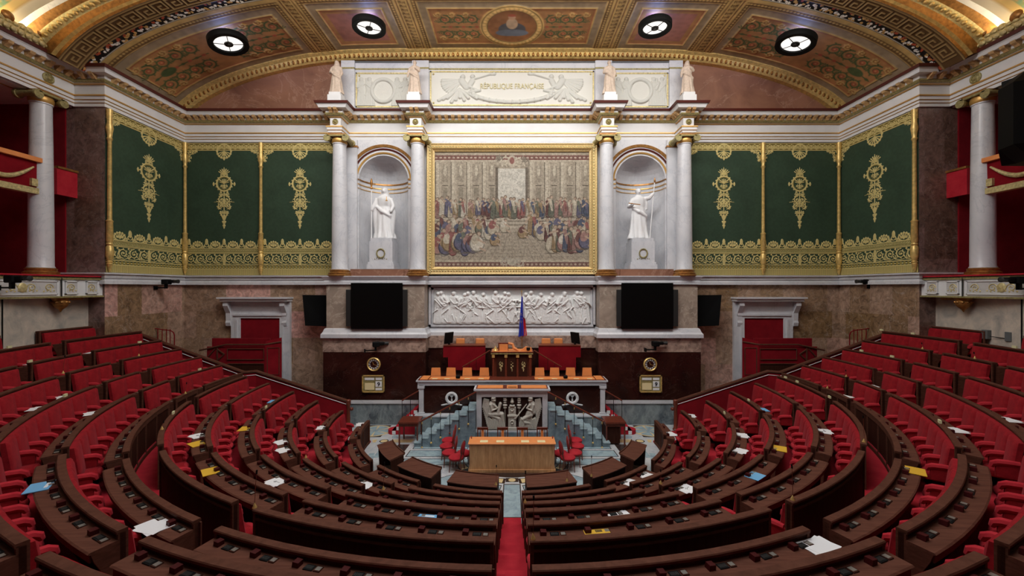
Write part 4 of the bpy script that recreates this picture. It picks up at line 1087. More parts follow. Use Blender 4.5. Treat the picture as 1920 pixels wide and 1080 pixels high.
for s, sd in SIDES:
    cx, cyy = s*5.98, 19.2; z0 = CAMZ+.86; z1 = Z(448, 19.1)
    t = thing('statue_pedestal', 'white marble pedestal with gilt wreath in the %s niche' % sd, 'pedestal', (cx, cyy, z0), 0, 'pedestals in the two niches')
    m = MB(); ped(m, cx, cyy, 1.05, .9, z0, z1, white_marble); m.build('block', t)
    m = MB(); zz = z0+.72; n = 24
    m.tube([(cx+.17*math.cos(2*PI*k/n), cyy-.47, zz+.19*math.sin(2*PI*k/n)) for k in range(n+1)], .022, gold_olive, 6)
    for k in range(20): a = 2*PI*k/20; m.ball((cx+.19*math.cos(a), cyy-.48, zz+.21*math.sin(a)), .025, gold_olive, n=6)
    for k in range(7): m.ball((cx-.27+k*.09, cyy-.47, zz-.25+.03*(k % 2)), .022, gold_olive, n=6)
    m.build('gilt_wreath', t)
    if s < 0:
        t = thing('veiled_statue', 'white marble statue of a veiled robed woman holding a staff in the left niche', 'statue', (cx+.02, cyy, z1))
        m = MB(); robed_body(m, (cx+.02, cyy, z1), 2.42, random, [[(-.13, 0, .78), (-.19, -.04, .62), (-.22, -.06, .55)], [(.12, 0, .78), (.18, -.03, .62), (.15, -.10, .52)]], True, statue_w)
        for e in (-1, 1): m.tube([(cx+.02+e*.3, cyy+.02, z1+1.8), (cx+.02+e*.42, cyy, z1+1.2), (cx+.02+e*.36, cyy, z1+.25)], [.12, .13, .1], statue_w, 12)
        remesh(m, 'body', statue_w, t, .028)
        m = MB(); m.tube([(cx-.53, cyy-.15, z1), (cx-.53, cyy-.15, z1+2.3)], .028, statue_w, 8); m.build('staff', t, True)
        m = MB(); m.lathe([(.02, 0), (.06, .05), (.03, .15), (.07, .28), (.05, .42), (.01, .52)], (cx-.53, cyy-.15, z1+2.28), gold_dark, 10); m.build('staff_finial', t, True)
        m = MB(); m.lathe([(.06, 0), (.02, .05), (.015, .2)], (cx+.22, cyy-.32, z1+1.72), gold_line, 8); m.build('gilt_object', t, True)
    else:
        t = thing('robed_statue', 'white marble statue of a robed woman raising one arm in the right niche', 'statue', (cx-.08, cyy, z1))
        m = MB(); robed_body(m, (cx-.08, cyy, z1), 2.38, random, [[(-.11, 0, .78), (-.19, -.03, .62), (-.14, -.12, .66)], [(.11, 0, .79), (.2, -.04, .80), (.27, -.06, .88)]], False, statue_w, 1)
        m.tube([(cx+.16, cyy, z1+1.9), (cx+.28, cyy, z1+1.65), (cx+.3, cyy, z1+1.35)], [.1, .1, .05], statue_w, 10)
        remesh(m, 'body', statue_w, t, .028)
        m = MB(); m.tube([(cx+.40, cyy-.15, z1), (cx+.62, cyy-.15, z1+2.6)], .024, statue_w, 8); m.build('staff', t, True)
        m = MB(); m.lathe([(.015, 0), (.05, .06), (.04, .14), (.005, .25)], (cx+.63, cyy-.15, z1+2.6), gold_dark, 8); m.build('staff_tip', t, True)
        m = MB(); m.tube([(cx-.62, cyy-.3, z1+1.62), (cx-.1, cyy-.36, z1+1.54)], .022, gold_dark, 8); m.build('gilt_sword', t, True)
ap = [(-1, 7.86, 'left outer'), (-1, 4.36, 'left inner'), (1, 4.36, 'right inner'), (1, 7.86, 'right outer')]
for k, (s, x, nm) in enumerate(ap):
    zz = CAMZ+8.26; X = s*x; Y = 18.42
    m = MB(); m.box(X-.3, X+.3, Y-.25, Y+.35, zz, zz+.30, plaster); m.box(X-.25, X+.25, Y-.22, Y+.3, zz+.30, zz+.43, plaster)
    tag(m.build('statue_plinth'), 'low white plinth on the cornice, %s of four' % nm, 'plinth', 'plinths on the cornice')
    t = thing('attic_statue', 'small cream stone robed statue on the cornice, %s of four' % nm, 'statue', (X, Y, zz+.43), 0, 'statues on the cornice')
    m = MB(); arms = [[(-.12, 0, .78), (-.17, -.03, .62), (-.08, -.11, .58)], [(.12, 0, .78), (.17, -.02, .6), (.13, -.06, .48)]] if k % 2 == 0 else [[(-.12, 0, .78), (-.18, -.02, .62), (-.2, -.03, .5)], [(.12, 0, .78), (.15, -.06, .66), (.05, -.12, .72)]]
    robed_body(m, (X, Y, zz+.43), 1.5, random, arms, k in (0, 3), statue_c, k); remesh(m, 'body', statue_c, t, .02, 1)

# ================================================================== TRIBUNE
# marble base blocks, side stairs
m = MB(); m.box(-4.0, 4.0, 16.95, 18.9, 0, .80, green_marble); m.box(-4.02, 4.02, 16.93, 18.9, .78, .86, white_marble)
tb = thing('secretaries_counter', 'long white marble counter with dark panels and orange leather top behind the rostrum', 'counter', (0, 17.4, .86))
struct(m.build('floor_tribune_base'))
m = MB(); zt2 = Z(713, 17.0)                                       # fascia top
m.box(-3.9, 3.9, 17.0, 17.75, zt2-.22, zt2, white_marble); m.box(-3.96, 3.96, 16.95, 17.8, zt2-.06, zt2, white_marble)
for s in (-1, 1):
    x0, x1 = sorted((s*3.66, s*3.86)); m.box(x0, x1, 17.0, 17.3, .86, zt2-.2, white_marble); x0, x1 = sorted((s*3.62, s*3.9)); m.box(x0, x1, 16.97, 17.3, zt2-.34, zt2-.22, white_marble); m.box(x0, x1, 16.97, 17.3, .86, .95, white_marble)
m.box(-3.7, 3.7, 16.98, 17.0, .86, .93, white_marble); m.build('marble_frame', tb)
m = MB(); m.box(-3.68, 3.68, 17.08, 17.16, .86, zt2-.2, oxblood_marble); m.build('dark_panel', tb)
m = MB(); m.box(-3.9, 3.9, 16.98, 17.78, zt2, zt2+.02, mahog); m.build('wood_edge', tb)
for s in (-1, 1):
    m = MB(); x0, x1 = sorted((s*.95, s*3.45)); m.box(x0, x1, 17.03, 17.55, zt2+.02, zt2+.035, orange); x0, x1 = sorted((s*3.5, s*3.82)); m.box(x0, x1, 17.02, 17.75, zt2+.02, zt2+.035, orange); m.build('leather_top', tb)
    m = MB()
    for px in (815, 838, 876, 902) if s < 0 else (1014, 1040, 1081, 1106):
        X = (px-960)/F*17.1
        m.box(X-.11, X+.11, 17.06, 17.2, zt2+.035, zt2+.042, cream)
    m.build('blotter', tb)
for s, sd in SIDES:                                              # carved wreath medallions
    m = MB(); cx = s*113/F*17.05; cz = Z(746, 17.05); n = 26
    m.tube([(cx+.2*math.cos(2*PI*k/n), 17.02, cz+.2*math.sin(2*PI*k/n)) for k in range(n+1)], .055, plaster, 8)
    for k in range(26): a = 2*PI*k/26; m.ball((cx+.23*math.cos(a), 17.0, cz+.23*math.sin(a)), .035, plaster, n=6)
    m.lathe([(.04, -.12), (.02, 0), (.05, .06), (.10, .1)], (cx, 17.05, cz), plaster, 8)
    for e in (-1, 1):
        for k in range(6): m.ball((cx+e*(.08+k*.06), 17.02, cz-.23-.012*k), .045, plaster, 1.3, .5, .7, 8)
    m.build('wreath', tb, True)
# stairs to the rostrum, both sides
for s, sd in SIDES:
    m = MB(); n = 8; xa, xb = 3.75, 1.42; zz1 = 1.42
    for k in range(n):
        x0 = xa-(xa-xb)*k/n; x1 = xb-.02; h0 = zz1*k/n; h1 = zz1*(k+1)/n; X0, X1 = sorted((s*x0, s*x1))
        m.box(X0, X1, 15.75, 16.92, h0, h1, step_marble); X0, X1 = sorted((s*(x0+.02), s*(x0-.25))); m.box(X0, X1, 15.73, 16.92, h1-.03, h1+.003, floor_blue)
    t = thing('rostrum_stairs', 'blue marble stairs rising to the speaker rostrum from the %s' % sd, 'stairs', (s*2.6, 16.3, 0)); m.build('steps', t)
    r = thing('stair_handrail', 'brown handrail on thin black balusters beside the rostrum stairs, %s side' % sd, 'railing', (s*2.6, 15.75, 0))
    a = P(789, 790, 15.75); b = P(893, 735, 15.75); m = MB(); a.x = s*abs(a.x); b.x = s*abs(b.x); m.tube([a, b], .035, mahog, 8); m.ball(a, .05, mahog); m.build('handrail', r, True)
    for k in range(6):
        u = (k+.15)/6; p = a.lerp(b, u); st = zz1*(min(n, max(1, int((xa-abs(p.x))/(xa-xb)*n)+1)))/n; st = min(st, p.z-.2)
        m = MB(); zb_ = Z((839, 830, 820, 812, 804, 795)[k], 15.72); m.tube([(p.x, 15.71, zb_), (p.x, 15.71, p.z)], .011, black, 6); bo = m.build('baluster', r)
        m = MB(); m.ball((p.x, 15.70, zb_), .04, gold if k != 3 else mahog); m.tube([(p.x, 15.71, p.z-.12), (p.x, 15.71, p.z-.03)], .018, gold, 6); m.build('gilt_knob', r).parent = bo
    # upper rail and wooden side desk
    r = thing('upper_handrail', 'thin dark railing above the small side desk, %s of the tribune' % sd, 'railing', (s*4.5, 17.3, 0))
    a = P(754, 751, 17.0); b = P(785, 733, 17.0); a.x = s*abs(a.x); b.x = s*abs(b.x)
    m = MB(); m.tube([a, b], .03, mahog, 8); m.build('handrail', r)
    for k in range(3): p = a.lerp(b, k/2); m = MB(); m.tube([(p.x, p.y, .7), p], .012, black, 6); m.build('baluster', r)
    d = thing('side_desk', 'small dark wood side desk with slim legs beside the stairs, %s' % sd, 'desk', (s*4.25, 16.3, 0))
    m = MB(); x0, x1 = sorted((s*3.62, s*4.42)); m.box(x0, x1, 15.9, 16.7, .84, .90, mahog); m.build('top', d)
    m = MB(); m.box(x0+.03, x1-.03, 15.95, 16.65, .72, .84, mahog); m.build('apron', d)
    if s > 0: m = MB(); m.box(s*3.66, s*4.2, 16.0, 16.6, .05, .70, oak_dark); m.build('cabinet', d)
    for xx in (x0+.05, x1-.05):
        for yy in (15.96, 16.64): m = MB(); m.box(xx-.025, xx+.025, yy-.025, yy+.025, 0, .72, mahog); m.build('leg', d)
    # red carpeted stairs at the back
    m = MB()
    for k in range(6):
        x0, x1 = sorted((s*(5.0-k*.18), s*3.98)); m.box(x0, x1, 17.1, 18.25, k*.17, (k+1)*.17, carpet)
        x0, x1 = sorted((s*(5.0-k*.18-.16), s*(5.0-k*.18-.02))); m.box(x0, x1, 17.085, 17.1, k*.17+.02, (k+1)*.17-.01, plaster)
    m.lathe([(.26, 0), (.26, .17)], (s*4.95, 17.35, 0), carpet, 20)
    tag(m.build('carpeted_stairs'), 'small red carpeted stairs beside the tribune base, %s side' % sd, 'stairs')
# tribune platform for rostrum
m = MB(); m.box(-1.45, 1.45, 15.9, 16.95, 0, .52, step_marble); m.box(-1.4, 1.4, 16.5, 17.0, .52, 1.42, step_marble); struct(m.build('floor_rostrum_base'))
ro = thing('speaker_rostrum', 'white marble speaker rostrum with carved winged figures and orange leather top', 'rostrum', (0, 16.2, .52))
yr = 15.95; zr1 = Z(730, yr); zr0 = .52; xr = 1.38
m = MB()
m.box(-xr-.05, xr+.05, yr-.05, 16.5, zr1-.12, zr1, white_marble); m.box(-xr-.1, xr+.1, yr-.1, 16.5, zr1-.04, zr1+.02, white_marble); m.box(-xr, xr, yr, 16.5, zr1-.3, zr1-.12, white_marble)
for s in (-1, 1): x0, x1 = sorted((s*xr, s*(xr-.2))); m.box(x0, x1, yr, 16.5, zr0, zr1-.3, white_marble); x0, x1 = sorted((s*(xr+.03), s*(xr-.24))); m.box(x0, x1, yr-.03, yr+.1, zr0, zr0+.08, white_marble)
m.box(-xr, xr, yr, 16.5, zr0, zr0+.05, white_marble); m.build('marble_frame', ro)
m = MB(); m.box(-xr-.02, xr+.02, yr-.02, 16.5, zr1+.02, zr1+.04, mahog)
for x0, x1 in ((-xr+.03, -.35), (-.2, .22), (.36, xr-.03)): m.box(x0, x1, yr+.0, 16.45, zr1+.04, zr1+.05, orange)
m.box(-.16, .18, yr+.1, yr+.16, zr1+.05, zr1+.06, black); m.build('leather_top', ro)
def rostrum_relief():
    h = Hv(572, 308, .8)
    for s in (-1, 1):
        X = (lambda v: v) if s < 0 else (lambda v: 572-v)
        for k in range(9): h.cap(X(52), 40+k*4, X(14+k*5), 120+k*18, 9, 7, .35, .1)         # wing feathers
        for k in range(7): h.cap(X(24+k*7), 20+k*2, X(10+k*8), 100+k*14, 7, 6, .3, .25)
        h.cap(X(112), 26, X(112), 30, 24, 24, .9, .1); h.cap(X(126), 34, X(128), 40, 9, 7, .8, .3); h.cap(X(104), 14, X(122), 12, 14, 12, .6, .5)
        h.cap(X(100), 70, X(86), 140, 32, 28, .8, .1)                                       # trunk
        h.cap(X(86), 74, X(98), 124, 14, 12, .5, .6); h.cap(X(98), 124, X(140), 108, 11, 8, .5, .6)
        h.cap(X(118), 74, X(146), 104, 12, 9, .5, .5)
        if s < 0:
            h.cap(X(176), 64, X(152), 150, 15, 14, .3, .5)
            h.cap(X(84), 162, X(190), 160, 30, 21, .8, .15); h.cap(X(190), 162, X(204), 270, 20, 13, .8, .1); h.cap(X(92), 170, X(160), 200, 24, 19, .8, .1); h.cap(X(160), 200, X(172), 284, 17, 12, .7, .1)
            h.cap(X(204), 280, X(228), 294, 11, 8, .7, .1)
        else:
            h.cap(X(118), 150, X(160), 232, 34, 24, .8, .15); h.cap(X(160), 234, X(92), 250, 22, 14, .8, .1); h.cap(X(112), 168, X(186), 208, 24, 17, .8, .25); h.cap(X(186), 210, X(120), 282, 15, 11, .7, .1)
            h.cap(X(150), 70, X(246), 190, 4, 6, .4, .5); h.cap(X(240), 184, X(254), 198, 7, 14, .4, .4)
        for k in range(13): h.cap(X(70+k*11), 196+7*(k % 3), X(60+k*13), 292, 8, 8, .5, .2)   # rocks and drapery
        h.cap(X(60), 290, X(225), 296, 12, 8, .5, .1)
        h.cap(X(220), 20, X(220), 296, 3.2, 3.2, .5, .1)
        for y, r in ((18, 9), (34, 12), (52, 9), (80, 16), (102, 9)): h.cap(X(220-9), y, X(220+9), y, r*.8, r*.8, .6, .1)
        for y in (80,): h.cap(X(220), y, X(220), y, 17, 17, .7, .1)
    h.cap(287, 20, 287, 48, 9, 17, .8, .2); h.cap(272, 84, 302, 84, 12, 12, .6, .2)
    q = h.win(254, 320, 96, 165); h.a[q[0]][..., 0] = np.maximum(h.a[q[0]][..., 0], .5); q = h.win(244, 330, 168, 182); h.a[q[0]][..., 0] = np.maximum(h.a[q[0]][..., 0], .75)
    q = h.win(252, 322, 182, 284); h.a[q[0]][..., 0] = np.maximum(h.a[q[0]][..., 0], .55); q = h.win(246, 328, 282, 305); h.a[q[0]][..., 0] = np.maximum(h.a[q[0]][..., 0], .7)
    n = 16; h.pline([(287+13*math.cos(2*PI*k/n), 232+15*math.sin(2*PI*k/n)) for k in range(n+1)], 3, .3, .55); h.pline([(287+15*math.cos(PI*k/10), 116+15*math.sin(PI*k/10)) for k in range(11)], 2.5, .25, .5)
    return h
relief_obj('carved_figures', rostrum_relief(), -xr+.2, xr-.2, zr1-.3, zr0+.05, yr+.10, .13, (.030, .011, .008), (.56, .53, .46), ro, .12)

# president's perch
pp = thing('president_perch', 'dark red mahogany president desk with gilt ornaments at top of tribune', 'desk', (0, 17.7, zt2)); yp = 17.62
z1p = Z(662, yp); z0p = Z(711, yp); xp = 38.5/F*yp
m = MB(); m.box(-xp+.03, xp-.03, yp+.06, 18.4, z0p, z1p, mahog)
for a, b in ((-.66, -.30), (-.19, .17), (.29, .66)): m.box(a, b, yp+.0, yp+.06, z0p, z1p-.06, oak_dark)
m.build('body', pp)
for x in (-.80, -.26, .24, .78):
    m = MB(); m.lathe([(.055, 0), (.06, .03), (.05, .06), (.046, z1p-z0p-.2)], (x, yp, z0p), mahog, 10); m.build('column', pp, True)
    m = MB(); m.bbox(x-.065, x+.065, yp-.07, yp+.05, z1p-.2, z1p-.04, gold, .015); m.build('gilt_capital', pp)
m = MB(); m.box(-xp-.02, xp+.02, yp-.09, 18.4, z1p-.04, z1p+.03, gold_olive); m.box(-xp-.03, xp+.03, yp-.1, 18.4, z1p+.03, z1p+.07, mahog); m.box(-xp+.02, xp-.02, yp-.05, 18.4, z1p+.07, z1p+.075, orange); m.build('top', pp)
for x, kk in ((-.47, 0), (.0, 1), (.49, 0)):
    m = MB(); zz = (z0p+z1p)/2
    for k in range(7): m.ball((x+(.03 if k % 2 else -.03)*(k > 1), yp-.01, zz-.2+k*.065), .016+.020*math.sin(PI*k/6+.2), gold_pale, 1.3 if kk == 0 else .9, .4, 1.2, 8)
    if kk == 0:
        for e in (-1, 1): m.tube([(x+e*.03, yp-.01, zz+.18), (x+e*.08, yp-.01, zz+.1), (x+e*.04, yp-.01, zz)], .014, gold_pale, 6)
    m.build('gilt_ornament', pp)
# objects on the perch
m = MB(); bx_, by_, bz_ = P(929, 655, yp+.1); m.lathe([(.10, 0), (.11, .02), (.07, .08), (.06, .13), (.02, .16), (.03, .2), (.005, .22)], (bx_, by_, z1p+.076), gold, 14); tag(m.build('desk_bell', None, True), 'small gilded bell on the left end of the president desk', 'bell')
m = MB(); m.box(-.60, -.16, yp+.15, yp+.3, z1p+.076, z1p+.42, mahog); m.box(-.55, -.18, yp+.06, yp+.15, z1p+.076, z1p+.36, orange); m.tube([(-.16, yp+.2, z1p+.4), (.02, yp+.18, z1p+.36), (.08, yp+.15, z1p+.2), (.28, yp+.1, z1p+.1)], [.05, .06, .07, .04], orange, 8)
tag(m.build('president_chair_back', None, False), 'orange leather chair back with dark wood frame rising over the president desk', 'chair')
m = MB(); m.prism([(.36, z1p+.076), (.86, z1p+.076), (.84, z1p+.2), (.6, z1p+.24)], yp+.15, yp+.35, orange, Matrix(((1, 0, 0, 0), (0, 0, 1, 0), (0, 1, 0, 0), (0, 0, 0, 1)))); tag(m.build('leather_folder'), 'orange leather folder on the right end of the president desk', 'folder')
m = MB(); m.bbox(.62, .78, yp+.0, yp+.1, z1p+.12, z1p+.24, black, .02); m.box(.66, .70, yp+.02, yp+.06, z1p+.076, z1p+.12, black); tag(m.build('desk_microphone'), 'black boxy microphone on the president desk beside the folder', 'microphone')
# upper red desks, chairs behind, monitors
for s, sd in SIDES:
    d = thing('red_desk', 'red cloth fronted desk high behind the counter, %s of the president' % sd, 'desk', (s*1.9, 18.2, 2.2), 0, 'red cloth fronted desks')
    x0, x1 = sorted((s*50/F*18.1, s*129/F*18.1)); xin = s*120/F*18.1; z1 = Z(649, 18.1)
    m = MB(); m.box(x0, x1, 18.1, 18.16, Z(670, 18.1), z1, red_wall); a, b = sorted((s*50/F*18.1, xin)); m.box(a, b, 18.1, 18.16, Z(694, 18.1), Z(670, 18.1), red_wall); m.build('front_cloth', d)
    m = MB(); m.box(x0, x1, 18.08, 18.7, z1, z1+.04, mahog); m.build('desk_top', d)
    m = MB(); a, b = sorted((s*52/F*18.1, xin)); m.box(a, b, 18.2, 18.7, 2.0, z1, oak_dark); m.build('cabinet', d)
    for k, px in enumerate((863, 900) if s < 0 else (1024, 1047)):
        X = (px-960)/F*18.75; z0 = z1+.02
        c = thing('clerk_chair', 'orange leather chair back behind the %s red desk, %s one' % (sd, 'outer' if (k == 0) == (s < 0) else 'inner'), 'chair', (X, 18.78, 2.9), 0, 'orange chair backs behind the red desks')
        m = MB(); m.bbox(X-.2, X+.2, 18.76, 18.82, z0-.5, z0+.24, orange, .03); m.build('backrest', c); m = MB(); m.box(X-.18, X+.18, 18.72, 18.82, 2.2, z0-.5, mahog); m.build('frame', c)
    mo = thing('monitor', 'black monitor seen edge on at the outer end of the %s red desk' % sd, 'monitor', (s*2.85, 18.35, z1+.04)); X = s*119/F*18.2
    T = Matrix.Translation((X, 18.35, z1+.36)) @ Matrix.Rotation(-s*.95, 4, 'Z') @ Matrix.Rotation(.15, 4, 'X')
    m = MB(); m.bbox(-.26, .26, -.02, .02, -.28, .22, black, .01, T); m.box(-.27, .27, .02, .03, -.29, .23, chrome, T); m.build('screen', mo); m = MB(); m.box(X-.04, X+.04, 18.3, 18.42, z1+.04, z1+.15, black); m.build('stand', mo)
    r = thing('perch_handrail', 'dark sloping handrail beside the president desk, %s side' % sd, 'railing', (s*1.4, 17.9, 2.3))
    a = P(867, 688, 17.9); b = P(919, 657, 17.9); a.x = s*abs(a.x); b.x = s*abs(b.x); m = MB(); m.tube([a, b], .03, mahog, 8); m.build('handrail', r)
    for k in (.25, .5, .9): p = a.lerp(b, k); m = MB(); m.tube([(p.x, p.y, 2.3), p], .01, black, 6); m.build('baluster', r)
    m = MB(); x0, x1 = sorted((s*.9, s*3.4)); m.box(x0, x1, 17.9, 18.9, .86, 2.3, oxblood_marble); struct(m.build('floor_upper_%s' % sd))
# secretaries' chair backs
pxs = [817, 845.5, 876, 908, 1012, 1040, 1070, 1101]
for k, px in enumerate(pxs):
    D = 17.72; X = (px-960)/F*D; zb_, zt_ = Z(706, D), Z(690, D)
    c = thing('secretary_chair', 'orange leather chair back behind the marble counter, %s from the left' % ORD[k], 'chair', (X, D, zt2-.3), 0, 'orange chairs along the counter')
    m = MB(); vs = [(X-.22, D, zb_-.1), (X+.22, D, zb_-.1), (X+.185, D+.03, zt_), (X-.185, D+.03, zt_)]
    m.add(vs+[(x, y+.06, z) for x, y, z in vs], [(0, 1, 2, 3), (7, 6, 5, 4), (0, 4, 5, 1), (1, 5, 6, 2), (2, 6, 7, 3), (3, 7, 4, 0)], orange); m.build('backrest', c)
    m = MB(); m.box(X-.2, X+.2, D+.06, D+.10, zb_-.5, zt_-.04, mahog); m.build('frame', c)
for px, nm in ((859, 'left'), (1060, 'right')):
    p = P(px, 706, 17.2); m = MB(); m.bbox(p.x-.09, p.x+.09, 17.1, 17.25, zt2+.045, zt2+.17, black, .03); tag(m.build('desk_speaker'), 'small black microphone box on the %s half of the counter' % nm, 'microphone')

# flags
fgt = thing('flag_pair', 'furled blue white and red flag with starred blue flag before the relief', 'flag', (.4, 18.6, 2.9))
m = MB(); xf = (979-960)/F*18.6; m.tube([(xf, 18.6, Z(655, 18.6)-.9), (xf-.02, 18.6, Z(548, 18.6))], .016, gold_dark, 8); m.lathe([(.02, 0), (.03, .04), (.005, .12)], (xf-.02, 18.6, Z(548, 18.6)), gold, 8); m.build('pole', fgt, True)
def cloth(name, left, right, mt, dy):
    m = MB(); n = 12; k = 8; vs = []
    for i in range(n+1):
        t = i/n; 
        for j in range(k+1):
            u = j/k; a = left(t)+(right(t)-left(t))*u
            vs.append((xf+a, 18.58+dy+.05*math.sin(u*9+t*3)*(.3+t), Z(556, 18.6)+(Z(630, 18.6)-Z(556, 18.6))*t+.06*(u-.5)*t))
    m.add(vs, [(i*(k+1)+j, i*(k+1)+j+1, (i+1)*(k+1)+j+1, (i+1)*(k+1)+j) for i in range(n) for j in range(k)], mt); m.build(name, fgt, True)
cloth('blue_band', lambda t: -.03-.14*t, lambda t: .02+.05*t, flag_b, -.03); cloth('white_band', lambda t: 0, lambda t: .02+.14*min(1, t*1.6), flag_w, .06)
cloth('red_band', lambda t: .02, lambda t: (.02+.2*t) if t > .5 else .03, flag_r, .0)
m = MB()
for k in range(8): a = 2*PI*k/8; m.ball((xf-.05+.05*math.cos(a), 18.47, Z(596, 18.6)+.2*math.sin(a)), .014, star_y, n=6)
m.build('gold_stars', fgt)

# clocks and calendars
for s, sd in SIDES:
    D = 18.32; cx = s*259/F*D; cz = Z(683, D)
    t = thing('wall_clock', 'round gilt rimmed wall clock on dark marble, %s of the tribune' % sd, 'clock', (cx, D, cz)); T = Matrix.Translation((cx, D, cz)) @ Matrix.Rotation(PI/2, 4, 'X')
    m = MB(); m.lathe([(.30, 0), (.31, .03), (.27, .07), (.24, .04), (.24, 0)], (0, 0, 0), gold, 32, T); m.build('rim', t, True)
    m = MB(); m.lathe([(.245, .01), (.245, .02), (.0, .02)], (0, 0, 0), oxblood_marble, 32, T)
    for k in range(12): a = k*PI/6; Q = T @ Matrix.Rotation(a, 4, 'Z'); m.bbox(-.032, .032, .155, .225, .02, .03, plaster, .004, Q); m.box(-.012, -.004, .165, .215, .03, .034, ink, Q); m.box(.006, .014, .165, .215, .03, .034, ink, Q)
    dial = m.build('dial', t)
    m = MB()
    for a, l, w_ in ((.4, .11, .012), (-1.9, .15, .008)): Q = T @ Matrix.Rotation(a, 4, 'Z'); m.box(-w_, w_, -.02, l, .036, .042, gold_line, Q)
    m.build('hands', t).parent = dial
    cx = s*259.5/F*D; z0, z1 = Z(735.5, D), Z(703, D); t = thing('wall_calendar', 'gilt framed calendar board showing 9 below the clock, %s side' % sd, 'calendar', (cx, D, z0)); w_ = 21/F*D
    m = MB(); m.box(cx-w_, cx+w_, D-.03, D, z0, z1, gold_olive)
    for a in (-1, 1):
        x0, x1 = sorted((cx+a*w_, cx+a*(w_-.05))); m.box(x0, x1, D-.06, D, z0, z1, gold)
    m.box(cx-w_, cx+w_, D-.06, D, z1-.05, z1, gold); m.box(cx-w_, cx+w_, D-.06, D, z0, z0+.05, gold)
    m.build('frame', t)
    m = MB(); m.box(cx-.38, cx+.04, D-.045, D-.03, z0+.12, z0+.42, cream); m.box(cx-.38, cx+.04, D-.045, D-.03, z1-.22, z1-.12, paper); m.box(cx+.1, cx+.38, D-.045, D-.03, z1-.22, z1-.12, paper); m.box(cx+.1, cx+.38, D-.045, D-.03, z0+.25, z0+.50, paper); m.box(cx+.1, cx+.38, D-.045, D-.03, z0+.1, z0+.2, paper); m.build('cards', t)
    cu = bpy.data.curves.new('n', 'FONT'); cu.body = '9'; cu.size = .24; cu.align_x = 'CENTER'; cu.extrude = .003; cu.offset = .008
    o = bpy.data.objects.new('tmp', cu); COL.objects.link(o); bpy.context.view_layer.update(); me = bpy.data.meshes.new_from_object(o.evaluated_get(bpy.context.evaluated_depsgraph_get())); bpy.data.objects.remove(o)
    me.transform(Matrix.Translation((.24, -.05, .29)) @ Matrix.Rotation(PI/2, 4, 'X')); me.materials.clear(); me.materials.append(ink); o = bpy.data.objects.new('date_numeral', me); COL.objects.link(o); o.parent = t
# screens
for s, sd in SIDES:
    D = 18.22; t = thing('wall_screen', 'large black screen with side speakers on beige marble, %s of the relief' % sd, 'screen', (s*6.0, D, CAMZ-1.8))
    x0, x1 = sorted((s*302.5/F*D, s*206/F*D)); m = MB(); m.bbox(x0, x1, D, D+.15, Z(617, D), Z(530.5, D), blackg, .01); m.build('panel', t)
    for a, b in ((312, 303), (205.5, 197)): xx0, xx1 = sorted((s*a/F*D, s*b/F*D)); m = MB(); m.bbox(xx0, xx1, D+.02, D+.14, Z(612, D), Z(543, D), dgrey, .01); m.build('side_speaker', t)
    t = thing('side_screen', 'black angled screen on pink marble between doorway and beige block, %s' % sd, 'screen', (s*9.1, 18.8, CAMZ-1.7))
    q = [P(567, 553, 18.7), P(611.5, 553.5, 19.05), P(613.5, 612, 18.95), P(572, 610.5, 18.6)]; q = [Vector((s*abs(p.x), p.y, p.z)) for p in q]
    m = MB(); m.add(q+[p+Vector((0, .1, 0)) for p in q], [(0, 1, 2, 3), (7, 6, 5, 4), (0, 4, 5, 1), (1, 5, 6, 2), (2, 6, 7, 3), (3, 7, 4, 0)], blackg); m.build('panel', t)
    m = MB(); m.box(s*9.15-.06, s*9.15+.06, 18.85, 19.42, CAMZ-1.1, CAMZ-.95, black); m.build('bracket', t)

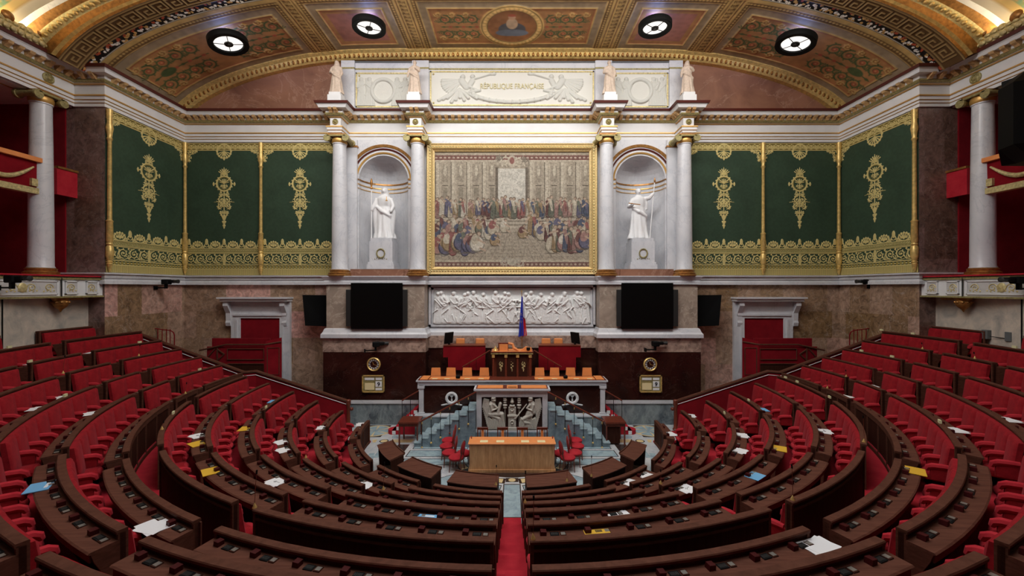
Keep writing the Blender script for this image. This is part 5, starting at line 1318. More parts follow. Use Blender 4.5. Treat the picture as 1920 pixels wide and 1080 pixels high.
# doors with marble surrounds and red enclosures
for s, sd in SIDES:
    D = 19.25; X = lambda px: s*(960-px)/F*D
    def bxs(m, pa, pb, y0, y1, ya, yb, mt):
        x0, x1 = sorted((X(pa), X(pb))); m.box(x0, x1, y0, y1, Z(yb, D), Z(ya, D), mt)
    m = MB(); bxs(m, 433, 450, D, YW, 596.5, 760, white_marble); bxs(m, 524, 543.5, D, YW, 596.5, 760, white_marble); bxs(m, 433, 543.5, D, YW, 565, 596.5, white_marble)
    bxs(m, 438, 538, D-.05, D, 588, 592, white_marble); bxs(m, 528, 532, D-.03, D, 600, 760, white_marble); bxs(m, 442, 446, D-.03, D, 600, 760, white_marble)
    bxs(m, 420, 545, D-.3, YW, 560, 565, white_marble); bxs(m, 416, 547, D-.38, YW, 557, 560, white_marble)
    for c0 in (424, 529):
        x0, x1 = sorted((X(c0), X(c0+9))); zt_ = Z(565, D); T = None
        pr = [(0, 0), (-.32, 0), (-.34, -.2), (-.26, -.34), (-.14, -.55), (-.12, -.9), (-.16, -1.0), (-.12, -1.15), (0, -1.2)]
        vs = [(x0, D+.1+a, zt_+b) for a, b in pr]+[(x1, D+.1+a, zt_+b) for a, b in pr]; q = len(pr)
        m.add(vs, [tuple(range(q)), tuple(range(2*q-1, q-1, -1))]+[(i2, q+i2, q+(i2+1) % q, (i2+1) % q) for i2 in range(q)], white_marble)
    struct(m.build('trim_doorway_'+sd))
    m = MB(); bxs(m, 449, 525, D+.06, D+.1, 596, 770, red_wall); struct(m.build('door_%d' % (1 if s < 0 else 2)))
    e = thing('red_enclosure', 'red cloth enclosure with brown trim in front of the %s doorway' % sd, 'partition', (s*12, 18.2, 1.0))
    Dm = 18.0; XX = lambda px, D_=Dm: s*(960-px)/F*D_
    m = MB(); zt_ = Z(638, Dm)
    x0, x1 = sorted((XX(388), XX(498))); m.box(x0, x1, 18.3, 18.38, 0, zt_+.05, red_wall); m.box(x0, x1, Dm, Dm+.06, 0, Z(650, Dm), red_wall)
    a = (XX(498), Dm); b = (XX(527, 18.6), 18.6)
    m.quad((*a, .5), (*b, .5), (*b, Z(633, 18.6)), (*a, Z(640, Dm)), red_wall); m.quad((a[0], a[1]+.06, .5), (b[0], b[1]+.06, .5), (b[0], b[1]+.06, Z(633, 18.6)), (a[0], a[1]+.06, Z(640, Dm)), red_wall)
    m.build('cloth_panel', e)
    m = MB(); zz = Z(646, Dm)
    m.tube([(XX(425), Dm-.03, zz), (XX(497), Dm-.03, zz), (XX(527.5, 18.6), 18.57, Z(640.5, 18.6))], .035, oak, 6); m.tube([(XX(425), Dm-.03, zz), (XX(375), Dm-.03, zz-.25)], .035, oak, 6)
    for pa, pb, ya, yb in ((427, 495, 654, 674), (427, 495, 682, 682), (502, 524, 652, 702)):
        pts = [(pa, ya), (pb, ya), (pb, yb), (pa, yb), (pa, ya)] if ya != yb else [(pa, ya), (pb, yb)]
        m.tube([((XX(p), Dm-.02, Z(y_, Dm)) if p < 498 else (XX(p, Dm+(p-498)/29*.6), Dm-.03+(p-498)/29*.6, Z(y_, Dm+(p-498)/29*.6))) for p, y_ in pts], .022, oak, 4)
    for p0, p1 in (((408, 652), (408, 676)), ((408, 655), (421, 664)), ((421, 664), (408, 676)), ((404, 654), (390, 670))): m.tube([(XX(p0[0]), Dm-.02, Z(p0[1], Dm)), (XX(p1[0]), Dm-.02, Z(p1[1], Dm))], .03, oak, 4)
    m.build('wood_trim', e)
    m = MB(); x0, x1 = sorted((XX(430), XX(495))); m.box(x0, x1, Dm-.012, Dm, Z(705, Dm), Z(683, Dm), oak_dark); m.build('wood_panel', e)
    # little red hoop rail
    r = thing('hoop_rail', 'small red metal hand rail with thin bars by the wall above the seats, %s' % sd, 'railing', (s*14.8, 17.8, 3.0)); D2 = 17.8
    Q = lambda px, py: Vector((s*(960-px)/F*D2, D2, Z(py, D2)))
    m = MB(); m.tube([Q(291, 616), Q(320, 620), Q(325, 623), Q(327, 628), Q(327, 650)], .022, red_wall, 6); m.build('top_rail', r)
    for px in (296, 304, 312, 319): m = MB(); m.tube([Q(px, 617), Q(px, 650)], .016, red_wall, 6); m.build('bar', r)

# ================================================================== TABLE and chairs
t = thing('stenographers_table', 'long wood fronted table with orange leather top in the middle of the pit', 'table', (0, 13.9, 0))
D = 13.6; x1 = 79.5/F*D; zt_ = Z(831, D)
m = MB(); m.box(-x1, x1, D, D+.04, .1, zt_-.03, walnut); m.box(-x1, -x1+.04, D+.04, 14.25, .1, zt_-.03, walnut); m.box(x1-.04, x1, D+.04, 14.25, .1, zt_-.03, walnut); m.build('front_panel', t)
m = MB(); m.box(-x1-.04, x1+.04, D-.03, 14.28, 0, .1, walnut); m.build('base', t)
m = MB(); m.bbox(-x1-.05, x1+.05, D-.04, 14.2, zt_-.04, zt_, orange, .01); m.build('leather_top', t)
for k, px in enumerate((907.5, 938, 984.5, 1015)):
    X = (px-960)/F*13.75; m = MB(); m.box(X-.13, X+.13, 13.66, 13.86, zt_, zt_+.006, cream); tag(m.build('blotter'), 'small cream blotter on the pit table, %s from the left' % ORD[k], 'blotter', 'blotters on the pit table')
def round_chair():
    t = thing('round_back_chair', 'x', 'chair', (0, 0, 0)); h = .48
    m = MB(); m.lathe([(.20, .40), (.245, .42), (.25, .46), (.20, .50), (.1, .515), (.001, .52)], (0, 0, 0), seat_red2, 20); m.build('seat', t, True, True)
    m = MB(); m.lathe([(.21, .37), (.24, .38), (.24, .41), (.20, .42)], (0, 0, 0), mahog, 20); m.build('seat_frame', t, True, True)
    T = Matrix.Translation((0, -.24, .78)) @ Matrix.Rotation(PI/2+.14, 4, 'X')
    m = MB(); m.lathe([(.19, -.03), (.205, -.01), (.2, .02), (.12, .04), (.001, .045)], (0, 0, 0), seat_red2, 20, T); m.lathe([(.001, -.035), (.19, -.03)], (0, 0, 0), seat_red2, 20, T); m.build('backrest', t, True, True)
    m = MB(); m.tube([T @ Vector((.215*math.cos(a), .225*math.sin(a), 0)) for a in [PI*2*k/20 for k in range(21)]], .016, mahog, 6); m.build('back_frame', t, True, True)
    for x, y in ((-.17, .15), (.17, .15)): m = MB(); m.tube([(x, y, .40), (x*1.1, y*1.15, 0)], .022, mahog, 6, .014); m.build('leg', t, True, True)
    for x, y in ((-.16, -.16), (.16, -.16)): m = MB(); m.tube([(x*1.1, -.25, .7), (x, y-.03, .42), (x*1.1, y*1.5, 0)], .018, mahog, 6); m.build('leg', t, True, True)
    return t
rc = round_chair(); used = False
for s, sd in SIDES:
    for k, (x, y) in enumerate(((1.87, 13.75), (2.16, 14.15), (2.34, 14.75), (2.36, 15.3), (1.66, 14.1))):
        lab = 'red round backed chair %s the pit table, %s' % (sd+' of', ['nearest the viewer', 'second from the viewer', 'third from the viewer', 'farthest from the viewer', 'tucked against its end'][k])
        rz = (PI/2 if s < 0 else -PI/2)+(s*.18 if k < 1 else s*-.12)
        if not used: rc.location = (s*x, y, 0); rc.rotation_euler = (0, 0, rz); rc['label'] = lab; rc['group'] = 'red round backed chairs'; used = True
        else: copy_tree(rc, (s*x, y, 0), rz, lab, 'red round backed chairs')
used = None
for k, px in enumerate((905, 942.5, 979.5, 1016.5)):
    X = (px-960)/F*15.0; lab = 'brown slatted wood chair behind the pit table, %s from the left' % ORD[k]
    if used is None:
        c = thing('slat_back_chair', lab, 'chair', (X, 15.0, 0), 0, 'wooden chairs behind the pit table'); used = c
        for x in (-.18, .18): m = MB(); m.box(x-.018, x+.018, -.02, .02, 0, 1.02, mahog); m.build('back_post', c, False, True)
        m = MB(); m.bbox(-.2, .2, -.025, .025, .93, 1.03, mahog, .008); m.build('top_rail', c, False, True)
        for x in (-.09, .09): m = MB(); m.box(x-.012, x+.012, -.01, .01, .45, .94, mahog); m.build('slat', c, False, True)
        m = MB(); m.box(-.05, .05, -.012, .012, .45, .94, orange); m.build('leather_splat', c, False, True)
        m = MB(); m.bbox(-.2, .2, -.42, 0, .42, .47, orange, .01); m.build('seat', c, False, True)
        for x in (-.17, .17): m = MB(); m.box(x-.018, x+.018, -.4, -.36, 0, .42, mahog); m.build('leg', c, False, True)
    else: copy_tree(used, (X, 15.0, 0), 0, lab, 'wooden chairs behind the pit table')

# ================================================================== GALLERIES
for s, sd in SIDES:
    b = thing('gallery_balcony', 'white balcony front with gilded panels and red top below the gallery, %s side' % sd, 'balcony', (s*16, 13, CAMZ-.35))
    xf0 = XW+.0; y0, y1 = 3.0, 15.58
    def bb(m, a0, a1, ya, yb, z0, z1, mt): x0, x1_ = sorted((s*a0, s*a1)); m.box(x0, x1_, ya, yb, z0, z1, mt)
    m = MB(); bb(m, xf0+.06, XG+1.6, y0, y1, CAMZ-.30, CAMZ+.38, plaster); m.build('body', b)
    m = MB(); bb(m, xf0, xf0+.06, y0, y1, CAMZ-.34, CAMZ-.28, gold_olive); bb(m, xf0+.0, xf0+.06, y0, y1, CAMZ+.30, CAMZ+.38, gold_olive); m.build('gilt_edge', b)
    m = MB(); bb(m, xf0-.03, XG+1.6, y0, y1+.01, CAMZ+.38, CAMZ+.40, black); bb(m, xf0-.04, XG+1.6, y0, y1, CAMZ+.40, CAMZ+.45, carpet); m.build('red_top', b)
    # framed panels
    zc0, zc1 = CAMZ-.22, CAMZ+.24
    for a0, a1 in ((14.95, 15.35), (14.25, 14.65), (12.0, 14.0), (9.8, 11.6)):
        m = MB()
        for (c0, c1, d0, d1) in ((a0, a1, zc1-.03, zc1), (a0, a1, zc0, zc0+.03), (a0, a0+.03, zc0, zc1), (a1-.03, a1, zc0, zc1)): bb(m, xf0+.0, xf0+.06, c0, c1, d0, d1, plaster)
        bb(m, xf0+.03, xf0+.06, a0+.03, a1-.03, zc0+.03, zc1-.03, grey_white)
        L = a1-a0; n = max(1, int(L/.45)); zc = (zc0+zc1)/2
        for k in range(n):
            yc = a0+L*(k+.5)/n; sg = 1 if k % 2 else -1
            pts = [(s*(xf0+.03), yc+sg*.13*(1-.8*q/18)*math.cos(q*.5), zc+.13*(1-.8*q/18)*math.sin(q*.5)) for q in range(19)]
            m.tube(pts, .018, gold_pale, 5)
            for q in range(4): m.ball((s*(xf0+.03), yc-.15+q*.1, zc-.12+.02*(q % 2)), .03, gold_pale, .5, 1, 1, 6)
        if L > 1.5: m.ball((s*(xf0+.02), (a0+a1)/2, zc), .13, gold_pale, .3, 1, 1.2, 10)
        m.build('gilt_panel', b)
    m = MB(); bb(m, xf0-.005, xf0+.02, 14.10, 14.13, CAMZ-.3, CAMZ+.36, dgrey); m.build('seam', b)
    m = MB(); m.lathe([(.01, -.52), (.05, -.44), (.16, -.34), (.22, -.22), (.2, -.12), (.26, -.02)], (s*15.75, 14.35, CAMZ-.32), gold_dark, 14)
    for k in range(10): a = 2*PI*k/10; m.ball((s*15.75+.2*math.cos(a), 14.35+.2*math.sin(a), CAMZ-.5), .05, gold_dark, n=6)
    m.bbox(min(s*15.6, s*15.9), max(s*15.6, s*15.9), 14.5, 15.0, CAMZ-.43, CAMZ-.34, gold_dark, .03)
    tag(m.build('gilded_corbel', None, True), 'gilded shell shaped corbel under the balcony, %s side' % sd, 'corbel')
    # upper box front with swags
    u = thing('gallery_box', 'dark red gallery box front with gold swags near top %s edge' % sd, 'balcony', (s*XG, 11, CAMZ+3.3))
    m = MB(); bb(m, XG-.15, XG-.05, 4, 14.25, CAMZ+3.42, CAMZ+4.35, red_wall); m.build('front_panel', u)
    m = MB(); bb(m, XG-.28, XG+.05, 4, 14.3, CAMZ+4.35, CAMZ+4.5, orange); m.build('top_rail', u)
    m = MB(); bb(m, XG-.2, XG+.05, 4, 14.28, CAMZ+3.25, CAMZ+3.45, gold_pale); m.build('gilt_edge', u)
    for y_a, y_b in ((12.35, 14.1), (10.2, 12.1)):
        m = MB(); pts = [(s*(XG-.2), y_a+(y_b-y_a)*q/12, CAMZ+4.15-.5*math.sin(PI*q/12)) for q in range(13)]; m.tube(pts, [.03+.05*math.sin(PI*q/12) for q in range(13)], gold_pale, 8)
        m.box(min(s*(XG-.24), s*(XG-.15)), max(s*(XG-.24), s*(XG-.15)), y_b-.08, y_b+.1, CAMZ+3.5, CAMZ+3.75, gold_pale); m.build('gold_swag', u, True)
    m = MB(); bb(m, XG-.12, XG-.02, 14.9, YP, CAMZ+3.4, CAMZ+4.35, carpet); bb(m, XG-.16, XG-.0, 14.9, YP, CAMZ+4.35, CAMZ+4.43, gold_dark); tag(m.build('gallery_partition'), 'plain bright red panel between column and marble pier, %s gallery' % sd, 'partition')
    # gallery back walls
    m = MB(); bb(m, 20.0, 20.2, -2, YP, CAMZ+.3, CAMZ+7, red_wall); bb(m, XG+.3, 20.1, YP-.05, YP, CAMZ+.4, CAMZ+7, red_wall)
    bb(m, 17.6, 20, 3, 12.6, CAMZ+3.2, CAMZ+3.4, red_wall); struct(m.build('wall_%s_gallery_back' % sd))
    m = MB(); bb(m, XG, 20.2, -2, YP+.2, CAMZ+6.95, CAMZ+7.1, plaster); bb(m, XG+.1, XG+.9, -2, YP, CAMZ+6.84, CAMZ+6.95, plaster); bb(m, XG+.45, XG+.5, -2, YP, CAMZ+6.82, CAMZ+6.84, gold_line); struct(m.build('ceiling_gallery_'+sd))
    m = MB(); bb(m, XG+1.5, 20.2, 0, YP, CAMZ+.3, CAMZ+.42, carpet); struct(m.build('floor_gallery_'+sd))
# big hanging loudspeaker at the right
t = thing('hanging_loudspeaker', 'big black chamfered loudspeaker cluster hanging at the upper right edge', 'loudspeaker', (15.3, 12.4, CAMZ+4))
pr = [(14.75, 12.1), (15.1, 11.9), (16.4, 11.9), (16.4, 12.9), (15.35, 12.9), (14.95, 12.65)]
D = 12.0; m = MB(); zA, zB, zC, zD = Z(294, D), Z(268, D), Z(150, D), Z(125, D)
rings = [(zA, .55), (zB, 0), (zC, 0), (zD, .45)]; vs = []
for z, ins in rings: vs += [(x+ins*(1 if x < 15.2 else 0), y, z) for x, y in pr]
k = len(pr); m.add(vs, [(i*k+j, i*k+(j+1) % k, (i+1)*k+(j+1) % k, (i+1)*k+j) for i in range(3) for j in range(k)]+[tuple(range(k-1, -1, -1)), tuple(3*k+j for j in range(k))], black); m.build('cabinet', t)
m = MB(); m.box(16.1, 16.14, 12.4, 12.44, zD, CAMZ+10.5, black); m.build('hanger', t)

# wall mounted robotic cameras
def robo(x, y, z, rz, label):
    T = Matrix.Translation((x, y, z)) @ Matrix.Rotation(rz, 4, 'Z'); t = thing('remote_camera', label, 'camera', (x, y, z))
    m = MB(); m.bbox(-.17, .13, -.13, .13, -.10, .12, black, .03, T); m.bbox(.1, .34, -.08, .08, -.04, .10, black, .03, T); m.build('body', t)
    m = MB(); T2 = T @ Matrix.Translation((.32, 0, .03)) @ Matrix.Rotation(PI/2, 4, 'Y'); m.lathe([(.06, 0), (.07, .1), (.085, .18), (.06, .19)], (0, 0, 0), dgrey, 14, T2); m.build('lens', t, True)
    m = MB(); m.box(-.08, -.0, -.05, .05, -.28, -.1, black, T); m.box(-.5, 0, -.03, .03, -.27, -.22, black, T); m.box(-.52, -.46, -.08, .08, -.33, -.17, black, T)
    if y > 18: m.box(x-.04, x+.04, y, 18.45, z-.12, z-.04, black)
    m.build('bracket', t)
robo(*P(313, 529, 17.8), .0, 'black remote camera on bracket below the hanging on the left side wall')
robo(*P(1627, 529, 17.8), PI, 'black remote camera on bracket below the hanging on the right side wall')
robo(*P(25, 524, 12.3), .0, 'black remote camera before the balcony at the left edge')
robo(*P(1908, 526, 12.3), PI, 'black remote camera before the balcony at the right edge')
robo(*P(706, 646, 18.15), .4, 'small black camera on mauve marble above the left clock')
robo(*P(1230, 645, 18.15), .1, 'small black camera on mauve marble above the right clock')
# lock bar with two black blocks on the right grey wall
m = MB()
for px in (1849, 1893): p = P(px, 628, 13.4); m.bbox(15.75, 15.95, p.y*abs(15.85/p.x)-.12, p.y*abs(15.85/p.x)+.06, CAMZ-1.7, CAMZ-1.4, lead, .01)
m.tube([(15.8, 13.6, CAMZ-1.6), (15.8, 13.1, CAMZ-1.62)], .012, black, 6)
tag(m.build('closing_bar'), 'thin dark closing bar between two grey blocks on the right marble wall', 'barrier')

# ================================================================== CEILING
xs_ = np.array([0, 4, 7.5, 9.3, 10.6, 11.8, 12.9, 13.9, 14.7, 15.25, 15.65, 15.8]); zs_ = np.array([11.05, 11.05, 11.0, 10.83, 10.58, 10.28, 9.93, 9.5, 9.05, 8.62, 8.2, 8.0])
tt = np.linspace(0, 1, 400); ks = np.linspace(0, 1, len(xs_))
def smooth_curve(n=400):
    x = np.interp(tt, ks, xs_); z = np.interp(tt, ks, zs_)
    for _ in range(160):
        x[1:-1] = (x[:-2]+x[2:]+2*x[1:-1])/4; z[1:-1] = (z[:-2]+z[2:]+2*z[1:-1])/4
    return x, z
cxs, czs = smooth_curve(); cs_ = np.concatenate([[0], np.cumsum(np.hypot(np.diff(cxs), np.diff(czs)))]); LS = cs_[-1]
def vault(u, sc=1.0, dz=0.0):                                    # u: signed arc length array -> x, z
    a = np.abs(u); return np.sign(u)*np.interp(a, cs_, cxs)*sc, np.interp(a, cs_, czs)+dz+CAMZ
def paint_ceiling():
    """canvas: x = arc length 0..LS (mirrored), y = depth 15.4..19.4, 100 units per metre"""
    Wd, Hd = LS*100, 400
    br = (.20, .105, .045, .3); c = Cv(Wd, Hd, br, .36); g = (.42, .28, .10, .7); gd = (.13, .07, .025, .4); gn = (.06, .085, .03, 0); rd = (.30, .07, .035, 0); pe = (.42, .22, .09, 0); gy = (.25, .185, .11, 0); bg = (.31, .15, .055, 0)
    def fr(x0, x1, kind):
        c.rect(x0, 12, x1, 388, g); c.rect(x0+10, 22, x1-10, 378, gd); 
        for k in range(int((x1-x0)/14)): c.ell(x0+14+k*14, 30, 5, 4, g); c.ell(x0+14+k*14, 370, 5, 4, g)
        for k in range(25): c.ell(x0+18, 30+k*14, 4, 5, g); c.ell(x1-18, 30+k*14, 4, 5, g)
        c.rect(x0+28, 42, x1-28, 358, gy); c.frame(x0+28, 42, x1-28, 358, 4, g)
        a, b, y0, y1 = x0+62, x1-62, 82, 318
        c.rect(a, y0, b, y1, bg); c.frame(a, y0, b, y1, 5, g); c.frame(a+9, y0+9, b-9, y1-9, 2, rd)
    def arab(cx, cy, sx, n, sc=1.0):
        for k in range(n):
            x = cx+sx*(40+k*62)*sc
            for e in (-1, 1):
                c.spiral(x, cy+e*52*sc, 30*sc, gn, 1.6, PI/2*e, e*sx, 7*sc); c.disc(x, cy+e*52*sc, 10*sc, rd); c.disc(x, cy+e*52*sc, 4*sc, pe); c.spiral(x+sx*26*sc, cy+e*88*sc, 16*sc, g, 1.3, 0, -e, 4*sc); c.palm(x+sx*30*sc, cy+e*30*sc, 20*sc, gn, 5, e)
        c.line(cx, cy, cx+sx*62*n*sc, cy, 5*sc, gn); 
        for k in range(2*n): c.ell(cx+sx*(20+k*31)*sc, cy, 9*sc, 6*sc, gn if k % 2 else rd)
    # centre compartment (half)
    fr(-400, 400, 'c')
    for k in (0,): arab(130, 200, 1, 3, .9)
    c.disc(0, 200, 130, gd); c.ring(0, 200, 116, 20, g); c.ring(0, 200, 132, 6, g)
    for k in range(40): a = 2*PI*k/40; c.ell(116*math.cos(a), 200+116*math.sin(a), 7, 7, (.55, .36, .14, 1))
    c.disc(0, 200, 102, (.24, .10, .035, 0)); 
    # rib between
    for x0, x1 in ((405, 445), (838, 878)):
        c.rect(x0, 0, x1, 400, g); c.rect(x0+7, 0, x1-7, 400, gd)
        for k in range(18): c.palm((x0+x1)/2, 20+k*22, 15, g, 5, -1, 1.0); c.spiral((x0+x1)/2-6, 16+k*22, 6, g, 1, 0, 1, 2.5)
    fr(450, 834, 'l'); arab(642, 200, 1, 1, .8); arab(642, 200, -1, 1, .8); c.rect(540, 110, 744, 290, (.27, .11, .08, 0)); 
    fr(884, LS*100-30, 's')
    xm = (884+LS*100-30)/2; arab(xm+40, 200, 1, 4, 1.02); arab(xm-40, 200, -1, 4, 1.02)
    c.ell(xm+225, 200, 34, 20, gn); 
    c.rect(0, 0, Wd, 14, g); 
    for k in range(int(Wd/12)): c.line(k*12, 386, k*12+6, 400, 3, g)
    # little seated figure in the centre medallion, plain
    c.ell(-4, 215, 62, 44, (.07, .07, .08, 0)); c.ell(2, 180, 22, 34, (.42, .30, .2, 0)); c.disc(0, 140, 15, (.40, .24, .15, 0)); c.ell(0, 128, 17, 8, rd); c.ell(18, 240, 52, 22, (.12, .14, .18, 0)); c.line(-40, 130, -30, 260, 4, g)
    return c
PC = paint_ceiling(); a = PC.a
ceil_img = np.concatenate([a[:, ::-1], a], 1)                     # columns -LS..LS ; rows depth 15.4..19.4
hh, ww = ceil_img.shape[:2]
ceil_img[..., :3] *= (1.0+.9*(vnoise(hh, ww, 5, 8)*.5+vnoise(hh, ww, 22, 9)*.5))[..., None]
u = np.linspace(-LS, LS, ww); d = np.linspace(15.4, YW+.02, hh)
U, Dd = np.meshgrid(u, d); vx, vz = vault(U)
hcl = blur(ceil_img[..., 3], 1)*.05
pos = np.stack([vx, Dd, vz-hcl], -1)
o = gridmesh('ceiling_vault', pos, ceil_img, ceil_attr); struct(o)
# gilt arch band where vault meets the back wall
m = MB(); n = 150; us = np.linspace(-LS+.1, LS-.1, n); bxx, bzz = vault(us)
prof = [(19.42, -.34), (19.2, -.34), (19.12, -.26), (19.05, -.12), (18.92, -.04), (18.92, .02)]; vs = []
nx_ = np.gradient(bxx); nz_ = np.gradient(bzz); ln = np.hypot(nx_, nz_); nx_, nz_ = nx_/ln, nz_/ln
for i in range(n):
    px_, pz_ = -nz_[i], nx_[i]
    if pz_ < 0: px_, pz_ = -px_, -pz_
    vs += [(bxx[i]+px_*b, y, bzz[i]+pz_*b) for y, b in prof]
k = len(prof); m.add(vs, [(i*k+j, i*k+j+1, (i+1)*k+j+1, (i+1)*k+j) for i in range(n-1) for j in range(k-1)], gold)
us2 = np.linspace(-LS+.25, LS-.25, 150); bx2, bz2 = vault(us2)
for x, z in zip(bx2, bz2): m.ball((x, 19.1, z-.2), .08, gold_dark, .8, .9, 1.2, 6)
struct(m.build('trim_vault_arch'))
# soffit bands nearer the viewer: black and white foliage, gold roll, Greek key
def bandmesh(name, y0, y1, img, mat, sc=1.0, dz=0, h=.03):
    hh, ww = img.shape[:2]; u = np.linspace(-LS, LS, ww); d = np.linspace(y0, y1, hh); U, Dd = np.meshgrid(u, d); vx, vz = vault(U, sc, dz)
    pos = np.stack([vx, Dd, vz-blur(img[..., 3], 1)*h], -1); struct(gridmesh(name, pos, img, mat))
kk = .55
c = Cv(2*LS*100, 34, (.012, .008, .006, 0), .8); rr = random.Random(4)
for i in range(int(2*LS*100/6)):
    x = i*6+rr.uniform(-3, 3); y = rr.uniform(3, 30); col = (.95, .90, .80, .4) if y > 11 else (.50, .10, .04, .3)
    if rr.random() < .25: col = (.70, .42, .14, .6)
    c.spiral(x, y, rr.uniform(4, 7), col, 1.1, rr.uniform(0, 6), rr.choice((-1, 1)), 2.6, False)
c.rect(0, 30, 2*LS*100, 34, (.5, .45, .36, .5)); c.rect(0, 0, 2*LS*100, 2, (.4, .3, .15, .5))
bandmesh('ceiling_foliage_band', 15.06, 15.41, c.a, ceil_attr, 1.0, .0)
c = Cv(2*LS*100, 74, (.115, .060, .020, .2), kk); g = (.40, .27, .11, .9)
for y, w_ in ((3, 4), (68, 3), (73, 4)): c.rect(0, y, 2*LS*100, y+w_, g)
for i in range(int(2*LS*100/52)):
    x = i*52+4
    if i*52 > LS*100: pass
    for a_, b_ in (((0, 60), (0, 16)), ((0, 16), (40, 16)), ((40, 16), (40, 48)), ((40, 48), (16, 48)), ((16, 48), (16, 32)), ((16, 32), (28, 32)), ((0, 60), (52, 60)), ((52, 60), (52, 16))):
        c.line(x+a_[0], a_[1], x+b_[0], b_[1], 5, g)
bandmesh('ceiling_key_band', 14.32, 15.06, c.a, ceil_attr, 1.0, .0, .04)
# stepped arch face, then the nearer painted vault
m = MB(); n = 160; us = np.linspace(-LS, LS, n); ax, az = vault(us); sc2 = 1.085
prof = [(14.32, 1.0, 0), (14.32, 1.006, .08), (14.26, 1.012, .12), (14.2, 1.03, .2), (14.05, 1.05, .28), (13.9, 1.07, .3), (13.8, sc2, .3)]
bmats = [gold_dark, gold, gold_dark, gold_pale, gold_dark, grey_white]
for j in range(len(prof)-1):
    (ya, sa, da), (yb, sb, db) = prof[j], prof[j+1]; vs = []
    for i in range(n): vs += [(ax[i]*sa, ya, az[i]+da), (ax[i]*sb, yb, az[i]+db)]
    m.add(vs, [(2*i, 2*i+1, 2*i+3, 2*i+2) for i in range(n-1)], bmats[j])
for i in range(0, n):
    m.ball((ax[i]*1.04, 14.12, az[i]+.22), .09, gold, .7, 1.2, .7, 6)
struct(m.build('ceiling_arch_step'))
def paint_near():
    c = Cv(2*LS*60, 840, (.40, .27, .12, 0), .36); r = random.Random(9); g = (.50, .36, .15, .5)
    for k in range(60):
        x = r.uniform(0, 2*LS*60); y = r.uniform(0, 840); c.spiral(x, y, r.uniform(30, 60), r.choice(((.12, .17, .08, 0), (.5, .38, .22, 0), (.38, .14, .09, 0), (.16, .25, .18, 0))), 1.5, r.uniform(0, 6), r.choice((-1, 1)), 9)
    for x in (1, 2*LS*60-1):
        s_ = 1 if x < 10 else -1
        for k in range(7):
            y = 760-k*115; c.ring(x+s_*95, y, 46, 9, (.16, .22, .10, 0)); c.disc(x+s_*95, y, 26, (.46, .26, .16, 0)); c.disc(x+s_*95, y, 8, (.10, .13, .14, 0)); c.palm(x+s_*60, y+54, 34, (.14, .24, .16, 0), 5)
    c.rect(0, 800, 2*LS*60, 815, g); c.rect(0, 818, 2*LS*60, 840, (.55, .5, .4, 0)); return c.a
im = paint_near(); hh, ww = im.shape[:2]
im[..., :3] *= (.7+.6*vnoise(hh, ww, 12, 3))[..., None]
u = np.linspace(-LS, LS, ww); d = np.linspace(1.0, 13.8, hh); 
keep = lambda lo, hi: slice(lo, hi)
U, Dd = np.meshgrid(u, d); vx, vz = vault(U, sc2, .3)
pos = np.stack([vx, Dd, vz], -1)
i0 = int(np.searchsorted(u, -5.6)); i1 = int(np.searchsorted(u, 5.6))
jn = int(hh*.93); js = int(hh*.12)
for nm, a0, a1, b0, b1 in (('ceiling_near_left', 0, hh, 0, i0+1), ('ceiling_near_right', 0, hh, i1, ww), ('ceiling_near_centre', jn, hh, i0, i1+1), ('ceiling_near_rear', 0, js+1, i0, i1+1)):
    struct(gridmesh(nm, pos[a0:a1, b0:b1].copy(), im[a0:a1, b0:b1].copy(), ceil_attr))
m = MB(); zc = CAMZ+11.3; m.box(u[i0]*.99*1.085, u[i1]*.99*1.085, d[js], d[jn], zc+.25, zc+.3, sky_glass)
for k in range(9): x = u[i0]*1.08+(u[i1]-u[i0])*1.08*k/8; m.box(x-.05, x+.05, d[js], d[jn], zc+.12, zc+.25, gold_dark)
for k in range(7): y = d[js]+(d[jn]-d[js])*k/6; m.box(u[i0]*1.08, u[i1]*1.08, y-.05, y+.05, zc+.12, zc+.25, gold_dark)
struct(m.build('window_skylight'))
# gilded crest above the gallery cornice
for s, sd in SIDES:
    m = MB(); X = s*(XG-.42); r = random.Random(2)
    y = 6.0
    while y < 15.1:
        m.ball((X+s*.02, y, CAMZ+8.46), .25, gold_pale, .35, .75, 1.0+.2*math.sin(y*7), 8); m.ball((X-s*.07, y+.08, CAMZ+8.38), .10, gold_pale, .7, 1, .9, 7); m.ball((X-s*.06, y-.04, CAMZ+8.56), .07, gold_pale, .8, 1.3, .8, 7)
        if int(y/.2) % 5 == 0: m.ball((X, y, CAMZ+8.74), .17, gold_dark, .5, 1.1, 1.0, 8)
        y += .2
    for k in range(12): a = 2*PI*k/12; m.ball((s*15.75, 14.75+.25*math.cos(a), CAMZ+8.52+.25*math.sin(a)), .1, gold_pale, .6, 1, 1, 8)
    m.ball((s*15.73, 14.75, CAMZ+8.52), .24, gold_pale, .5, 1, 1.1, 12); m.ball((s*15.6, 14.75, CAMZ+8.5), .07, gold_pale, 1.2, .8, 1.4, 8)
    m.box(min(X, X+s*.3), max(X, X+s*.3), 6, 15.2, CAMZ+8.2, CAMZ+8.3, gold_olive)
    tag(m.build('gilded_crest', None, True), 'gilded shell and lion crest standing on the gallery cornice, %s side' % sd, 'ornament')
    m = MB(); m.box(min(X+s*.3, X+s*1.6), max(X+s*.3, X+s*1.6), 0, 14.0, CAMZ+8.1, CAMZ+8.2, grey_white); struct(m.build('trim_cove_floor_'+sd))

